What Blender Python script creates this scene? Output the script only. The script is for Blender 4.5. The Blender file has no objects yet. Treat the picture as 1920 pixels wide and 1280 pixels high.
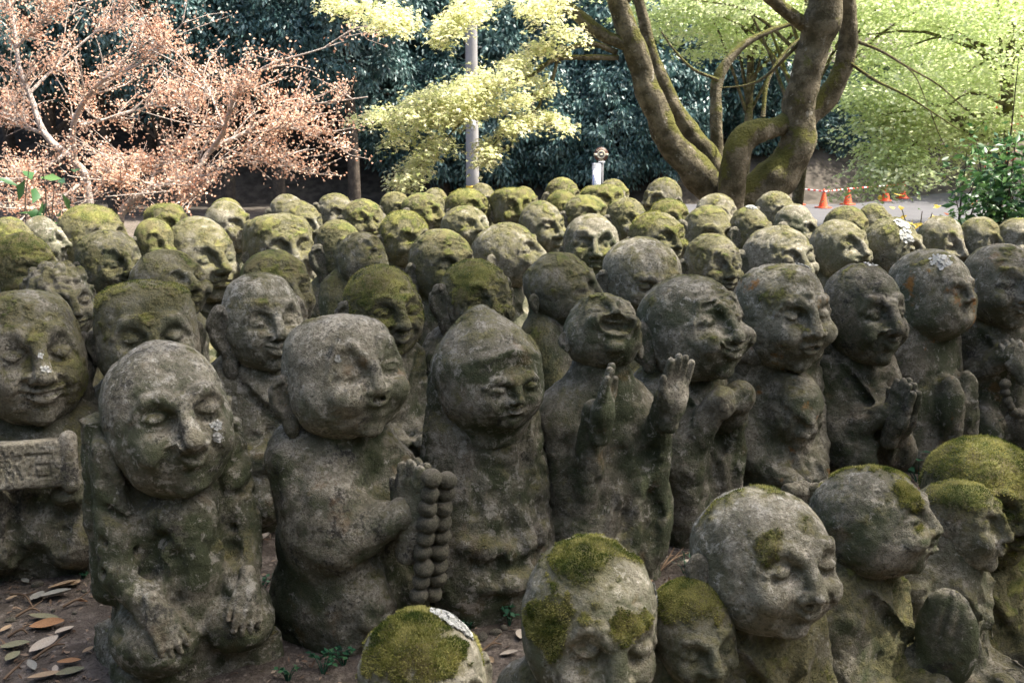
import bpy, math, random
import numpy as np
from mathutils import Vector, Matrix, Euler

# ------------------------------------------------------------------ camera, sky, sun, exposure
scene = bpy.context.scene
COL = scene.collection
R = math.radians
CAMZ, PITCH, FPX = 1.40, R(12.73), 1868.0
cam_d = bpy.data.cameras.new('camera'); cam = bpy.data.objects.new('camera', cam_d); COL.objects.link(cam)
cam.location = (0, 0, CAMZ); cam.rotation_euler = (R(90) - PITCH, 0, 0)
cam_d.sensor_width = 36.0; cam_d.lens = 36.0 * FPX / 1920.0; cam_d.clip_start = 0.05; cam_d.clip_end = 2000
scene.camera = cam
cam_d.dof.use_dof = True; cam_d.dof.focus_distance = 3.5; cam_d.dof.aperture_fstop = 9.0
SUN_EL, SUN_AZ = R(62), R(84)          # azimuth measured from +Y (north) towards +X
world = bpy.data.worlds.new('World'); scene.world = world; world.use_nodes = True
wn = world.node_tree
bg = wn.nodes['Background']
sky = wn.nodes.new('ShaderNodeTexSky'); sky.sky_type = 'NISHITA'; sky.sun_disc = False
sky.sun_elevation = SUN_EL; sky.sun_rotation = SUN_AZ; sky.air_density = 0.8; sky.dust_density = 5.0; sky.ozone_density = 0.3
wn.links.new(sky.outputs[0], bg.inputs[0]); bg.inputs[1].default_value = 0.15
sun_d = bpy.data.lights.new('sun', 'SUN'); sun_d.energy = 5.0; sun_d.angle = R(0.6); sun_d.color = (1.0, 0.93, 0.82)
sun = bpy.data.objects.new('sun', sun_d); COL.objects.link(sun)
SD = Vector((math.sin(SUN_AZ) * math.cos(SUN_EL), math.cos(SUN_AZ) * math.cos(SUN_EL), math.sin(SUN_EL)))
sun.rotation_euler = SD.to_track_quat('Z', 'Y').to_euler()
vs = scene.view_settings
vs.view_transform = 'Standard'; vs.look = 'None'; vs.gamma = 1.0; vs.use_curve_mapping = False; vs.exposure = 1.74
scene.cycles.max_bounces = 5; scene.cycles.diffuse_bounces = 3; scene.cycles.transmission_bounces = 4
scene.cycles.caustics_reflective = False; scene.cycles.caustics_refractive = False

# ------------------------------------------------------------------ helpers
def ray(u, v):
    c, s = math.cos(PITCH), math.sin(PITCH)
    a, b = (u - 960) / FPX, (640 - v) / FPX
    return Vector((a, c + b * s, b * c - s))
def at(u, v, Y):
    d = ray(u, v); t = Y / d.y
    return Vector((d.x * t, Y, CAMZ + d.z * t))
def cam_depth(p):
    return p[1] * math.cos(PITCH) - (p[2] - CAMZ) * math.sin(PITCH)
def tag(o, label=None, cat=None, group=None, kind=None):
    if label: o['label'] = label
    if cat: o['category'] = cat
    if group: o['group'] = group
    if kind: o['kind'] = kind
    return o
def empty(name, loc=(0, 0, 0), rz=0):
    o = bpy.data.objects.new(name, None); COL.objects.link(o)
    o.location = loc; o.rotation_euler = (0, 0, rz); o.empty_display_size = .1
    return o
def link(name, me, mat=None, parent=None, loc=None, rot=None):
    o = bpy.data.objects.new(name, me); COL.objects.link(o)
    if mat is not None and not me.materials: me.materials.append(mat)
    if parent is not None: o.parent = parent
    if loc is not None: o.location = loc
    if rot is not None: o.rotation_euler = rot
    return o
def rebase(root, base):
    root.location = base
    for c in COL.objects:
        if c.parent == root: c.location = Vector(c.location) - Vector(base)
    return root
def mesh_np(name, V, F, smooth=True, attrs=None):
    """V (n,3), F (m,k) numpy -> mesh"""
    me = bpy.data.meshes.new(name)
    V = np.asarray(V, np.float32); F = np.asarray(F, np.int32)
    k = F.shape[1]
    me.vertices.add(len(V)); me.vertices.foreach_set('co', V.ravel())
    me.loops.add(F.size); me.loops.foreach_set('vertex_index', F.ravel())
    me.polygons.add(len(F)); me.polygons.foreach_set('loop_start', np.arange(0, F.size, k, dtype=np.int32))
    if smooth: me.polygons.foreach_set('use_smooth', np.ones(len(F), bool))
    me.update(calc_edges=True); me.validate()
    for n, a in (attrs or {}).items():
        at_ = me.attributes.new(n, 'FLOAT', 'POINT'); at_.data.foreach_set('value', np.asarray(a, np.float32))
    return me
def hsh(ix, iy, iz, seed):
    h = (ix * 374761393 + iy * 668265263 + iz * 2147483647 + seed * 974634777) & 0xffffffff
    h = ((h ^ (h >> 13)) * 1274126177) & 0xffffffff
    h = ((h ^ (h >> 16)) * 2246822519) & 0xffffffff
    return ((h ^ (h >> 15)) & 0xffff) / 65535.0
def vnoise(P, scale, seed=0):
    Q = np.asarray(P, np.float64) * scale
    I = np.floor(Q).astype(np.int64); f = Q - I; f = f * f * (3 - 2 * f)
    x, y, z = I[:, 0], I[:, 1], I[:, 2]
    r = 0
    for dx in (0, 1):
        wx = f[:, 0] if dx else 1 - f[:, 0]
        for dy in (0, 1):
            wy = f[:, 1] if dy else 1 - f[:, 1]
            for dz in (0, 1):
                wz = f[:, 2] if dz else 1 - f[:, 2]
                r = r + wx * wy * wz * hsh(x + dx, y + dy, z + dz, seed)
    return r
def fbm(P, scale, seed=0, oct=3):
    a, s, t = 1.0, 0, 0
    for i in range(oct):
        s = s + a * vnoise(P, scale * 2.03 ** i, seed + i * 17); t += a; a *= .5
    return s / t
def sstep(a, b, x):
    t = np.clip((x - a) / (b - a), 0, 1); return t * t * (3 - 2 * t)
def vnormals(V, F):
    a, b, c = V[F[:, 0]], V[F[:, 1]], V[F[:, 2]]
    n = np.cross(c - a, V[F[:, 3]] - b) if F.shape[1] == 4 else np.cross(b - a, c - a)
    N = np.zeros_like(V)
    for i in range(F.shape[1]): 
        for j in range(3): N[:, j] += np.bincount(F[:, i], n[:, j], len(V))
    return N / (np.linalg.norm(N, axis=1, keepdims=True) + 1e-9)

# ------------------------------------------------------------------ carving: a distance field sampled on a grid
class Vol:
    def __init__(s, lo, hi, h):
        s.h = h; s.lo = np.array(lo, float); n = np.ceil((np.array(hi) - s.lo) / h).astype(int) + 1
        s.n = n
        s.ax = [s.lo[i] + h * np.arange(n[i]) for i in range(3)]
        s.F = np.full(n, 10.0, np.float32)
    def reg(s, lo, hi):
        a = np.clip(np.floor((np.asarray(lo) - s.lo) / s.h).astype(int) - 2, 0, s.n)
        b = np.clip(np.ceil((np.asarray(hi) - s.lo) / s.h).astype(int) + 3, 0, s.n)
        sl = tuple(slice(a[i], b[i]) for i in range(3))
        return sl, s.ax[0][a[0]:b[0]][:, None, None], s.ax[1][a[1]:b[1]][None, :, None], s.ax[2][a[2]:b[2]][None, None, :]
    def put(s, sl, D, k, op):
        A = s.F[sl]
        if A.size == 0: return
        if op == 'u':
            m = np.maximum(k - np.abs(A - D), 0) / k if k > 0 else 0
            s.F[sl] = np.minimum(A, D) - m * m * k * .25
        elif op == 's':
            D = -D
            m = np.maximum(k - np.abs(A - D), 0) / k
            s.F[sl] = np.maximum(A, D) + m * m * k * .25
        else:
            m = np.maximum(k - np.abs(A - D), 0) / k
            s.F[sl] = np.maximum(A, D) + m * m * k * .25
    def ell(s, c, r, k=.05, op='u', rot=None):
        c = np.array(c, float); r = np.array(r if hasattr(r, '__len__') else (r,) * 3, float)
        e = r if rot is None else np.full(3, r.max())
        sl, x, y, z = s.reg(c - e - k, c + e + k)
        x, y, z = x - c[0], y - c[1], z - c[2]
        if rot is not None:
            M = np.array(Euler(rot).to_matrix())
            x, y, z = (M[0, 0] * x + M[1, 0] * y + M[2, 0] * z, M[0, 1] * x + M[1, 1] * y + M[2, 1] * z, M[0, 2] * x + M[1, 2] * y + M[2, 2] * z)
        k0 = np.sqrt((x / r[0]) ** 2 + (y / r[1]) ** 2 + (z / r[2]) ** 2)
        k1 = np.sqrt((x / r[0] ** 2) ** 2 + (y / r[1] ** 2) ** 2 + (z / r[2] ** 2) ** 2) + 1e-6
        s.put(sl, k0 * (k0 - 1) / k1, k, op)
    def cap(s, a, b, ra, rb=None, k=.05, op='u', sq=(1, 1, 1)):
        rb = ra if rb is None else rb
        a = np.array(a, float); b = np.array(b, float); rm = max(ra, rb) / min(sq)
        sl, x, y, z = s.reg(np.minimum(a, b) - rm - k, np.maximum(a, b) + rm + k)
        d = b - a; L = float(d @ d) + 1e-9
        px, py, pz = x - a[0], y - a[1], z - a[2]
        t = np.clip((px * d[0] + py * d[1] + pz * d[2]) / L, 0, 1)
        D = np.sqrt(((px - t * d[0]) * sq[0]) ** 2 + ((py - t * d[1]) * sq[1]) ** 2 + ((pz - t * d[2]) * sq[2]) ** 2) - (ra + (rb - ra) * t)
        s.put(sl, D, k, op)
    def poly(s, pts, r, k=.05, op='u', sq=(1, 1, 1)):
        rs = r if hasattr(r, '__len__') else [r] * len(pts)
        for i in range(len(pts) - 1): s.cap(pts[i], pts[i + 1], rs[i], rs[i + 1], k, op, sq)
    def box(s, c, hf, rd=.02, k=.05, op='u', rot=None):
        c = np.array(c, float); hf = np.array(hf, float); e = hf if rot is None else np.full(3, np.linalg.norm(hf))
        sl, x, y, z = s.reg(c - e - k - rd, c + e + k + rd)
        x, y, z = x - c[0], y - c[1], z - c[2]
        if rot is not None:
            M = np.array(Euler(rot).to_matrix())
            x, y, z = (M[0, 0] * x + M[1, 0] * y + M[2, 0] * z, M[0, 1] * x + M[1, 1] * y + M[2, 1] * z, M[0, 2] * x + M[1, 2] * y + M[2, 2] * z)
        qx, qy, qz = np.abs(x) - hf[0] + rd, np.abs(y) - hf[1] + rd, np.abs(z) - hf[2] + rd
        D = np.sqrt(np.maximum(qx, 0) ** 2 + np.maximum(qy, 0) ** 2 + np.maximum(qz, 0) ** 2) + np.minimum(np.maximum(np.maximum(qx, qy), qz), 0) - rd
        s.put(sl, D, k, op)
    def below(s, z0, k=.1):      # keep only z < z0
        s.put((slice(None),) * 3, np.broadcast_to(s.ax[2][None, None, :] - z0, s.F.shape).astype(np.float32), k, 'i')
    def above(s, z0, k=.1):
        s.put((slice(None),) * 3, np.broadcast_to(z0 - s.ax[2][None, None, :], s.F.shape).astype(np.float32), k, 'i')
    def front(s, x, z, default=0.0):
        i = int(round((x - s.lo[0]) / s.h)); k = int(round((z - s.lo[2]) / s.h))
        i = min(max(i, 0), s.n[0] - 1); k = min(max(k, 0), s.n[2] - 1)
        c = s.F[i, :, k]; m = np.nonzero(c < 0)[0]
        if len(m) == 0 or m[0] == 0: return default
        j = m[0]; t = c[j - 1] / (c[j - 1] - c[j])
        return s.ax[1][j - 1] + t * s.h
    def mesh(s):
        F = s.F
        F[0] = F[-1] = .5 * s.h; F[:, 0] = F[:, -1] = .5 * s.h; F[:, :, 0] = F[:, :, -1] = .5 * s.h
        S = (F < 0)
        B = S.astype(np.int8)
        c = sum(B[a:B.shape[0] - 1 + a, b:B.shape[1] - 1 + b, d:B.shape[2] - 1 + d] for a in (0, 1) for b in (0, 1) for d in (0, 1))
        act = (c > 0) & (c < 8)
        idx = np.full(act.shape, -1, np.int64); I, J, K = np.nonzero(act); n = len(I)
        idx[act] = np.arange(n)
        P = np.zeros((n, 3)); cnt = np.zeros(n)
        for a in [(0, 0, 0), (1, 0, 0), (0, 1, 0), (0, 0, 1), (1, 1, 0), (1, 0, 1), (0, 1, 1)]:
            fa = F[I + a[0], J + a[1], K + a[2]]
            for ax in range(3):
                if a[ax]: continue
                b = list(a); b[ax] = 1
                fb = F[I + b[0], J + b[1], K + b[2]]
                m = (fa < 0) != (fb < 0)
                t = np.where(m, fa / np.where(m, fa - fb, 1), 0)
                for q in range(3): P[:, q] += np.where(m, a[q] + (t if q == ax else 0), 0)
                cnt += m
        P /= cnt[:, None]
        P = (P + np.stack([I, J, K], 1)) * s.h + s.lo
        Q = []
        for ax in range(3):
            o1, o2 = [(1, 2), (2, 0), (0, 1)][ax]
            d = [0, 0, 0]; d[ax] = 1
            A0 = S[tuple(slice(1 if q != ax else 0, -1) for q in range(3))]
            A1 = S[tuple(slice(1 if q != ax else 1, (-1 if q != ax else None)) for q in range(3))]
            for flip in (False, True):
                m = (A0 & ~A1) if not flip else (~A0 & A1)
                g = np.stack(np.nonzero(m), 1)
                if len(g) == 0: continue
                for q in range(3):
                    if q != ax: g[:, q] += 1
                def cell(u, w):
                    e = g.copy(); e[:, o1] -= u; e[:, o2] -= w
                    return idx[e[:, 0], e[:, 1], e[:, 2]]
                q4 = np.stack([cell(1, 1), cell(0, 1), cell(0, 0), cell(1, 0)], 1)
                if flip: q4 = q4[:, ::-1]
                Q.append(q4)
        Q = np.concatenate(Q); Q = Q[(Q >= 0).all(1)]
        return P, Q

# ------------------------------------------------------------------ materials
class NT:
    def __init__(s, name):
        s.m = bpy.data.materials.new(name); s.m.use_nodes = True; s.t = s.m.node_tree
        s.b = s.t.nodes['Principled BSDF']; s.out = s.t.nodes['Material Output']
    def n(s, typ, **kw):
        nd = s.t.nodes.new(typ)
        for k, v in kw.items():
            if k.startswith('i_'):
                key = k[2:]; key = int(key) if key.isdigit() else key.replace('_', ' ')
                s.set(nd.inputs[key], v)
            else: setattr(nd, k, v)
        return nd
    def set(s, sock, v):
        if hasattr(v, 'is_output') or isinstance(v, bpy.types.NodeSocket): s.t.links.new(v, sock)
        else:
            if isinstance(v, tuple) and len(v) == 3 and sock.type == 'RGBA': v = (*v, 1)
            sock.default_value = v
    def noise(s, co, scale, detail=3, rough=.55, out=0, dist=0):
        return s.n('ShaderNodeTexNoise', i_Vector=co, i_Scale=scale, i_Detail=detail, i_Roughness=rough, i_Distortion=dist).outputs[out]
    def math(s, op, a, b=0.0, c=None, clamp=False):
        nd = s.n('ShaderNodeMath', operation=op, use_clamp=clamp); s.set(nd.inputs[0], a); s.set(nd.inputs[1], b)
        if c is not None: s.set(nd.inputs[2], c)
        return nd.outputs[0]
    def ramp(s, v, lo, hi):
        nd = s.n('ShaderNodeMapRange', interpolation_type='SMOOTHSTEP'); s.set(nd.inputs[0], v); s.set(nd.inputs[1], lo); s.set(nd.inputs[2], hi)
        return nd.outputs[0]
    def mix(s, f, a, b):
        nd = s.n('ShaderNodeMix', data_type='RGBA'); s.set(nd.inputs[0], f); s.set(nd.inputs[6], a); s.set(nd.inputs[7], b)
        return nd.outputs[2]
    def attr(s, name, typ='GEOMETRY', out='Fac'):
        return s.n('ShaderNodeAttribute', attribute_name=name, attribute_type=typ).outputs[out]
    def base(s, col, rough=.9, spec=.2):
        s.set(s.b.inputs['Base Color'], col); s.set(s.b.inputs['Roughness'], rough); s.set(s.b.inputs['Specular IOR Level'], spec)
    def bump(s, h, strength=.5, dist=.01, prev=None):
        nd = s.n('ShaderNodeBump', i_Strength=strength, i_Distance=dist, i_Height=h)
        if prev is not None: s.set(nd.inputs['Normal'], prev)
        return nd.outputs[0]
    def normal(s, v): s.set(s.b.inputs['Normal'], v)

def make_stone():
    t = NT('weathered_stone')
    tc = t.n('ShaderNodeTexCoord').outputs['Object']
    rnd = t.n('ShaderNodeObjectInfo').outputs['Random']
    off = t.n('ShaderNodeCombineXYZ', i_0=t.math('MULTIPLY', rnd, 37.0), i_1=t.math('MULTIPLY', rnd, 91.0), i_2=t.math('MULTIPLY', rnd, 53.0)).outputs[0]
    co = t.n('ShaderNodeVectorMath', operation='ADD', i_0=tc, i_1=off).outputs[0]
    tone = t.attr('st_tone', 'OBJECT'); dark = t.attr('st_dark', 'OBJECT'); pale = t.attr('st_pale', 'OBJECT')
    rust = t.attr('st_rust', 'OBJECT'); alg = t.attr('st_alg', 'OBJECT')
    big = t.noise(co, 6.0, 4, .6); mid = t.noise(co, 22, 5, .65); fine = t.noise(co, 95, 4, .7); grain = t.noise(co, 420, 2, .6)
    c = t.mix(t.ramp(big, .35, .68), (.122, .115, .078), (.286, .262, .198))
    c = t.mix(t.ramp(mid, .46, .66), c, (.405, .375, .300))
    c = t.mix(t.math('MULTIPLY', t.ramp(fine, .46, .66), .70), c, (.075, .065, .046))
    c = t.mix(t.math('MULTIPLY', t.ramp(grain, .55, .72), .45), c, (.40, .365, .295))
    c = t.mix(t.math('MULTIPLY', t.ramp(t.noise(co, 210, 3, .7), .56, .68), .55), c, (.05, .045, .035))
    # algae film, kept off upward faces so tops stay paler
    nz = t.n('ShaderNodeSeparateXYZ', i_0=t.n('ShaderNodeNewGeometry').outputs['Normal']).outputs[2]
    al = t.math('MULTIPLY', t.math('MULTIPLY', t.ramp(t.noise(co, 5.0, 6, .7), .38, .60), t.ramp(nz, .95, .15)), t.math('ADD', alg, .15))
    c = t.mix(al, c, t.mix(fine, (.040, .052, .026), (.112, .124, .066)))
    # black crust blotches
    dk = t.math('ADD', t.math('ADD', t.math('MULTIPLY', t.noise(co, 11, 6, .72), .8), t.math('MULTIPLY', fine, .25)), t.math('MULTIPLY', dark, .115))
    c = t.mix(t.math('MULTIPLY', t.ramp(dk, .635, .74), .85), c, (.034, .034, .030))
    # pale crust lichen
    pl = t.math('ADD', t.noise(co, 28, 6, .75, dist=.4), t.math('MULTIPLY', pale, .10))
    c = t.mix(t.math('MULTIPLY', t.ramp(pl, .61, .70), .75), c, (.43, .41, .345))
    # rust stain
    ru = t.math('MULTIPLY', t.ramp(t.noise(co, 9, 4, .6), .60, .70), rust)
    c = t.mix(ru, c, (.27, .13, .035))
    hs = t.n('ShaderNodeHueSaturation', i_Color=c, i_Value=tone).outputs[0]
    # moss
    ms = t.attr('moss')
    mm = t.math('ADD', ms, t.math('MULTIPLY', t.math('ADD', t.math('SUBTRACT', t.noise(co, 80, 4, .75), .5), t.math('MULTIPLY', t.math('SUBTRACT', t.noise(co, 20, 5, .7), .5), .9)), .95))
    mk = t.ramp(mm, .56, .95)
    fl = t.math('ADD', t.attr('film'), t.math('ADD', t.math('MULTIPLY', t.math('SUBTRACT', mid, .5), .9), t.math('MULTIPLY', t.math('SUBTRACT', fine, .5), .8)))
    fk = t.math('MULTIPLY', t.ramp(fl, .12, .85), .85)
    hs = t.mix(fk, hs, t.mix(t.ramp(fine, .3, .7), (.058, .058, .022), (.205, .190, .090)))
    mc = t.mix(t.ramp(t.noise(co, 17, 4, .65), .36, .66), (.064, .088, .018), (.250, .246, .068))
    mc = t.mix(t.ramp(t.noise(co, 12, 5, .7), .44, .62), mc, (.175, .150, .072))
    mc = t.mix(t.math('MULTIPLY', t.ramp(grain, .45, .7), .5), mc, (.35, .335, .14))
    col = t.mix(mk, hs, mc)
    li = t.attr('lichen')
    lk = t.ramp(t.math('ADD', li, t.math('MULTIPLY', t.math('SUBTRACT', t.noise(co, 60, 4, .7), .5), 1.3)), .5, .62)
    col = t.mix(t.math('MULTIPLY', lk, .8), col, (.44, .44, .41))
    t.base(col, .92, .25)
    h = t.math('ADD', t.math('MULTIPLY', fine, 1.0), t.math('MULTIPLY', grain, .55))
    b1 = t.bump(h, 1.0, .011)
    pit = t.n('ShaderNodeTexVoronoi', i_Vector=co, i_Scale=75.0).outputs['Distance']
    b2 = t.bump(t.ramp(pit, .05, .3), .5, .004, b1)
    b3 = t.bump(t.math('MULTIPLY', mk, t.math('ADD', 1.0, t.math('MULTIPLY', t.noise(co, 300, 3, .7), 1.5))), .9, .006, b2)
    t.normal(b3)
    return t.m
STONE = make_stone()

def simple(name, col, rough=.85, spec=.2, var=.25, scale=8., bump=0., bscale=60., coord='Object', col2=None):
    t = NT(name); co = t.n('ShaderNodeTexCoord').outputs[coord]
    n = t.noise(co, scale, 4, .6)
    c2 = col2 or tuple(x * (1 - var) for x in col)
    t.base(t.mix(t.ramp(n, .35, .65), col, c2), rough, spec)
    if bump: t.normal(t.bump(t.noise(co, bscale, 4, .65), bump, .01))
    return t.m
def leafmat(name, cols, trans=.35, rough=.45, spec=.4):
    """cols: three colours picked by the per-leaf attribute 'lv'"""
    t = NT(name); v = t.attr('lv')
    cr = t.n('ShaderNodeValToRGB', i_0=v); e = cr.color_ramp.elements
    e[0].position = .1; e[0].color = (*cols[0], 1); e[1].position = .9; e[1].color = (*cols[2], 1)
    m = e.new(.5); m.color = (*cols[1], 1)
    t.base(cr.outputs[0], rough, spec)
    tr = t.n('ShaderNodeBsdfTranslucent', i_Color=cr.outputs[0]).outputs[0]
    mx = t.n('ShaderNodeMixShader', i_0=trans, i_1=t.b.outputs[0], i_2=tr)
    t.t.links.new(mx.outputs[0], t.out.inputs['Surface'])
    return t.m
M = {}
M['evergreen'] = leafmat('evergreen_leaf', [(.026, .064, .064), (.066, .138, .126), (.16, .24, .225)], .12, .42, .5)
M['maple_green'] = leafmat('young_maple_leaf', [(.44, .49, .17), (.62, .64, .34), (.76, .70, .46)], .45, .5, .3)
M['maple_bright'] = leafmat('bright_maple_leaf', [(.42, .52, .20), (.60, .70, .36), (.80, .83, .57)], .5, .5, .3)
M['maple_pink'] = leafmat('pink_bud_leaf', [(.52, .27, .17), (.68, .44, .31), (.78, .62, .48)], .35, .55, .3)
M['shrub'] = leafmat('shrub_leaf', [(.018, .060, .022), (.045, .12, .035), (.10, .20, .06)], .3, .4, .4)
M['weed'] = leafmat('weed_leaf', [(.018, .075, .040), (.035, .12, .06), (.07, .17, .07)], .3, .45, .4)
M['yellow_leaf'] = leafmat('yellow_leaf', [(.30, .22, .03), (.45, .33, .05), (.5, .42, .1)], .35, .5, .3)
M['red_leaf'] = leafmat('red_leaf', [(.22, .05, .02), (.35, .09, .03), (.42, .16, .06)], .35, .5, .3)
M['moss_blade'] = leafmat('moss_blade', [(.052, .080, .016), (.215, .220, .052), (.42, .39, .14)], .35, .8, .1)
M['lichen_flake'] = leafmat('lichen_flake', [(.24, .25, .22), (.36, .37, .34), (.50, .50, .47)], .1, .9, .1)
def bark(name, c1, c2, moss=.0):
    t = NT(name); co = t.n('ShaderNodeTexCoord').outputs['Object']
    n = t.noise(co, 7, 5, .65); f = t.noise(co, 45, 5, .7)
    c = t.mix(t.ramp(n, .38, .64), c1, c2)
    c = t.mix(t.math('MULTIPLY', t.ramp(f, .5, .7), .5), c, tuple(x * .45 for x in c1))
    if moss:
        c = t.mix(t.math('MULTIPLY', t.ramp(t.noise(co, 13, 5, .7), .60, .68), .7), c, (.38, .36, .30))
        nz = t.n('ShaderNodeSeparateXYZ', i_0=t.n('ShaderNodeNewGeometry').outputs['Normal']).outputs[2]
        mk = t.ramp(t.math('ADD', t.math('MULTIPLY', nz, .35), t.noise(co, 4, 6, .72)), .62 - moss * .06, .72 - moss * .06)
        c = t.mix(t.math('MULTIPLY', mk, .9), c, t.mix(f, (.06, .07, .015), (.17, .16, .04)))
    t.base(c, .92, .15); t.normal(t.bump(t.math('ADD', f, t.math('MULTIPLY', n, 1.8)), 1.0, .045))
    return t.m
M['bark'] = bark('mossy_maple_bark', (.080, .070, .042), (.230, .200, .135), 1.25)
M['bark_pale'] = bark('pale_bark', (.46, .39, .34), (.64, .56, .50), 0)
M['bark_dark'] = bark('dark_bark', (.06, .05, .04), (.11, .09, .07), 0)
M['twig'] = simple('dry_twig', (.17, .12, .08), .9, .1, .4, 20)
def make_ground():
    t = NT('soil_with_litter'); co = t.n('ShaderNodeTexCoord').outputs['Object']
    a = t.noise(co, 1.6, 5, .65); b = t.noise(co, 14, 6, .72); f = t.noise(co, 90, 4, .7)
    c = t.mix(t.ramp(a, .35, .65), (.070, .060, .048), (.145, .122, .102))
    c = t.mix(t.ramp(b, .45, .7), c, (.215, .185, .155))
    c = t.mix(t.math('MULTIPLY', t.ramp(f, .48, .68), .6), c, (.045, .036, .028))
    vo = t.n('ShaderNodeTexVoronoi', i_Vector=co, i_Scale=42.0)
    c = t.mix(t.math('MULTIPLY', t.ramp(vo.outputs['Distance'], .32, .18), t.math('MULTIPLY', t.ramp(vo.outputs['Color'], .62, .68), .7)), c, (.29, .25, .21))
    t.base(c, .95, .1)
    h = t.math('ADD', t.math('MULTIPLY', b, 1.6), f)
    t.normal(t.bump(h, .9, .02)); return t.m
M['ground'] = make_ground()
M['hill'] = simple('leaf_litter_bank', (.040, .036, .030), .95, .1, .4, 3., .8, 12, col2=(.085, .074, .062))
M['asphalt'] = simple('pale_asphalt', (.085, .085, .092), .9, .2, .12, 2., .3, 200)
M['concrete'] = simple('pole_concrete', (.27, .26, .255), .85, .2, .15, 3., .2, 60)
M['white'] = simple('white_paint', (.78, .78, .80), .5, .3, .04)
M['orange'] = simple('cone_orange', (.75, .10, .035), .5, .35, .1)
M['red'] = simple('red_paint', (.62, .05, .04), .5, .3, .1)
M['black'] = simple('black_plastic', (.02, .02, .022), .5, .3, .1)
M['yellow'] = simple('yellow_band', (.60, .40, .05), .6, .3, .1)
M['sign_brown'] = simple('sign_brown', (.085, .040, .030), .5, .3, .1)
M['sign_cream'] = simple('sign_cream', (.60, .54, .40), .5, .3, .05)
M['sign_grey'] = simple('sign_grey', (.28, .29, .32), .5, .3, .1)
M['steel'] = simple('grey_steel', (.12, .12, .13), .45, .4, .2)
M['ink'] = simple('sign_ink', (.06, .05, .06), .6, .2, .1)
M['blue'] = simple('sign_blue', (.05, .10, .35), .6, .2, .1)

# ------------------------------------------------------------------ ground, bank, road
def sm(a, b, x):
    t = min(max((x - a) / (b - a), 0), 1); return t * t * (3 - 2 * t)
def ground_z(x, y):
    edge = 2.02 + .62 * max(0, x - .35) + .10 * max(0, x + .35) - 1.2 * max(0, -.28 - x)
    z = -.34 * (1 - sm(edge - .25, edge + .28, y))
    z += -1.5 * sm(9.0, 19.0, y)
    return z
def hill_edge(x):
    return 34.3 + (0.95 * max(0, x - 11.3) if x < 17 else 5.4 + .2 * (x - 17))
def bank_z(x, y):
    e = hill_edge(x); d = y - e
    return -1.5 + (0.62 * d if d < 16 else .62 * 16 + .25 * (d - 16)) if d > 0 else -1.5 + .0 * d
def sheet(name, xs, ys, fz, mat, noise=0, seed=0):
    X, Y = np.meshgrid(xs, ys, indexing='ij')
    P = np.stack([X.ravel(), Y.ravel(), np.array([fz(a, b) for a, b in zip(X.ravel(), Y.ravel())])], 1)
    if noise: P[:, 2] += (fbm(P, 2.2, seed) - .5) * noise
    nx, ny = len(xs), len(ys); i = np.arange(nx * ny).reshape(nx, ny)
    F = np.stack([i[:-1, :-1].ravel(), i[1:, :-1].ravel(), i[1:, 1:].ravel(), i[:-1, 1:].ravel()], 1)
    o = link(name, mesh_np(name, P, F), mat); tag(o, kind='structure'); return o
def axis(*segs):
    out = []
    for a, b, n in segs: out += list(np.linspace(a, b, n, endpoint=False))
    return np.array(out + [segs[-1][1]])
GX = axis((-300, -20, 14), (-20, -3, 34), (-3, 3, 80), (3, 24, 42), (24, 300, 14))
def gz_all(x, y):
    return ground_z(x, y) if y < 30 else bank_z(x, y)
g = sheet('ground', GX, axis((-40, 0, 10), (0, 5, 80), (5, 30, 60), (30, 60, 50), (60, 400, 18)), gz_all, M['ground'], .03, 3)
g.data.materials.append(M['hill'])
_mi = np.zeros(len(g.data.polygons), np.int32)
for p_ in g.data.polygons:
    if p_.center.y > 31.5: _mi[p_.index] = 1
g.data.polygons.foreach_set('material_index', _mi)
def road_mesh():
    V, F = [], []
    xs = np.linspace(-6, 34, 60)
    for x in xs:
        V += [(x, 21.0, -1.476), (x, min(hill_edge(x) - .7, 41.5, 29.5 + max(0, x) * 1.2), -1.476)]
    for i in range(len(xs) - 1): F.append((2 * i, 2 * i + 2, 2 * i + 3, 2 * i + 1))
    return mesh_np('road', np.array(V), np.array(F), False)
tag(link('road', road_mesh(), M['asphalt']), kind='structure')

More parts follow.
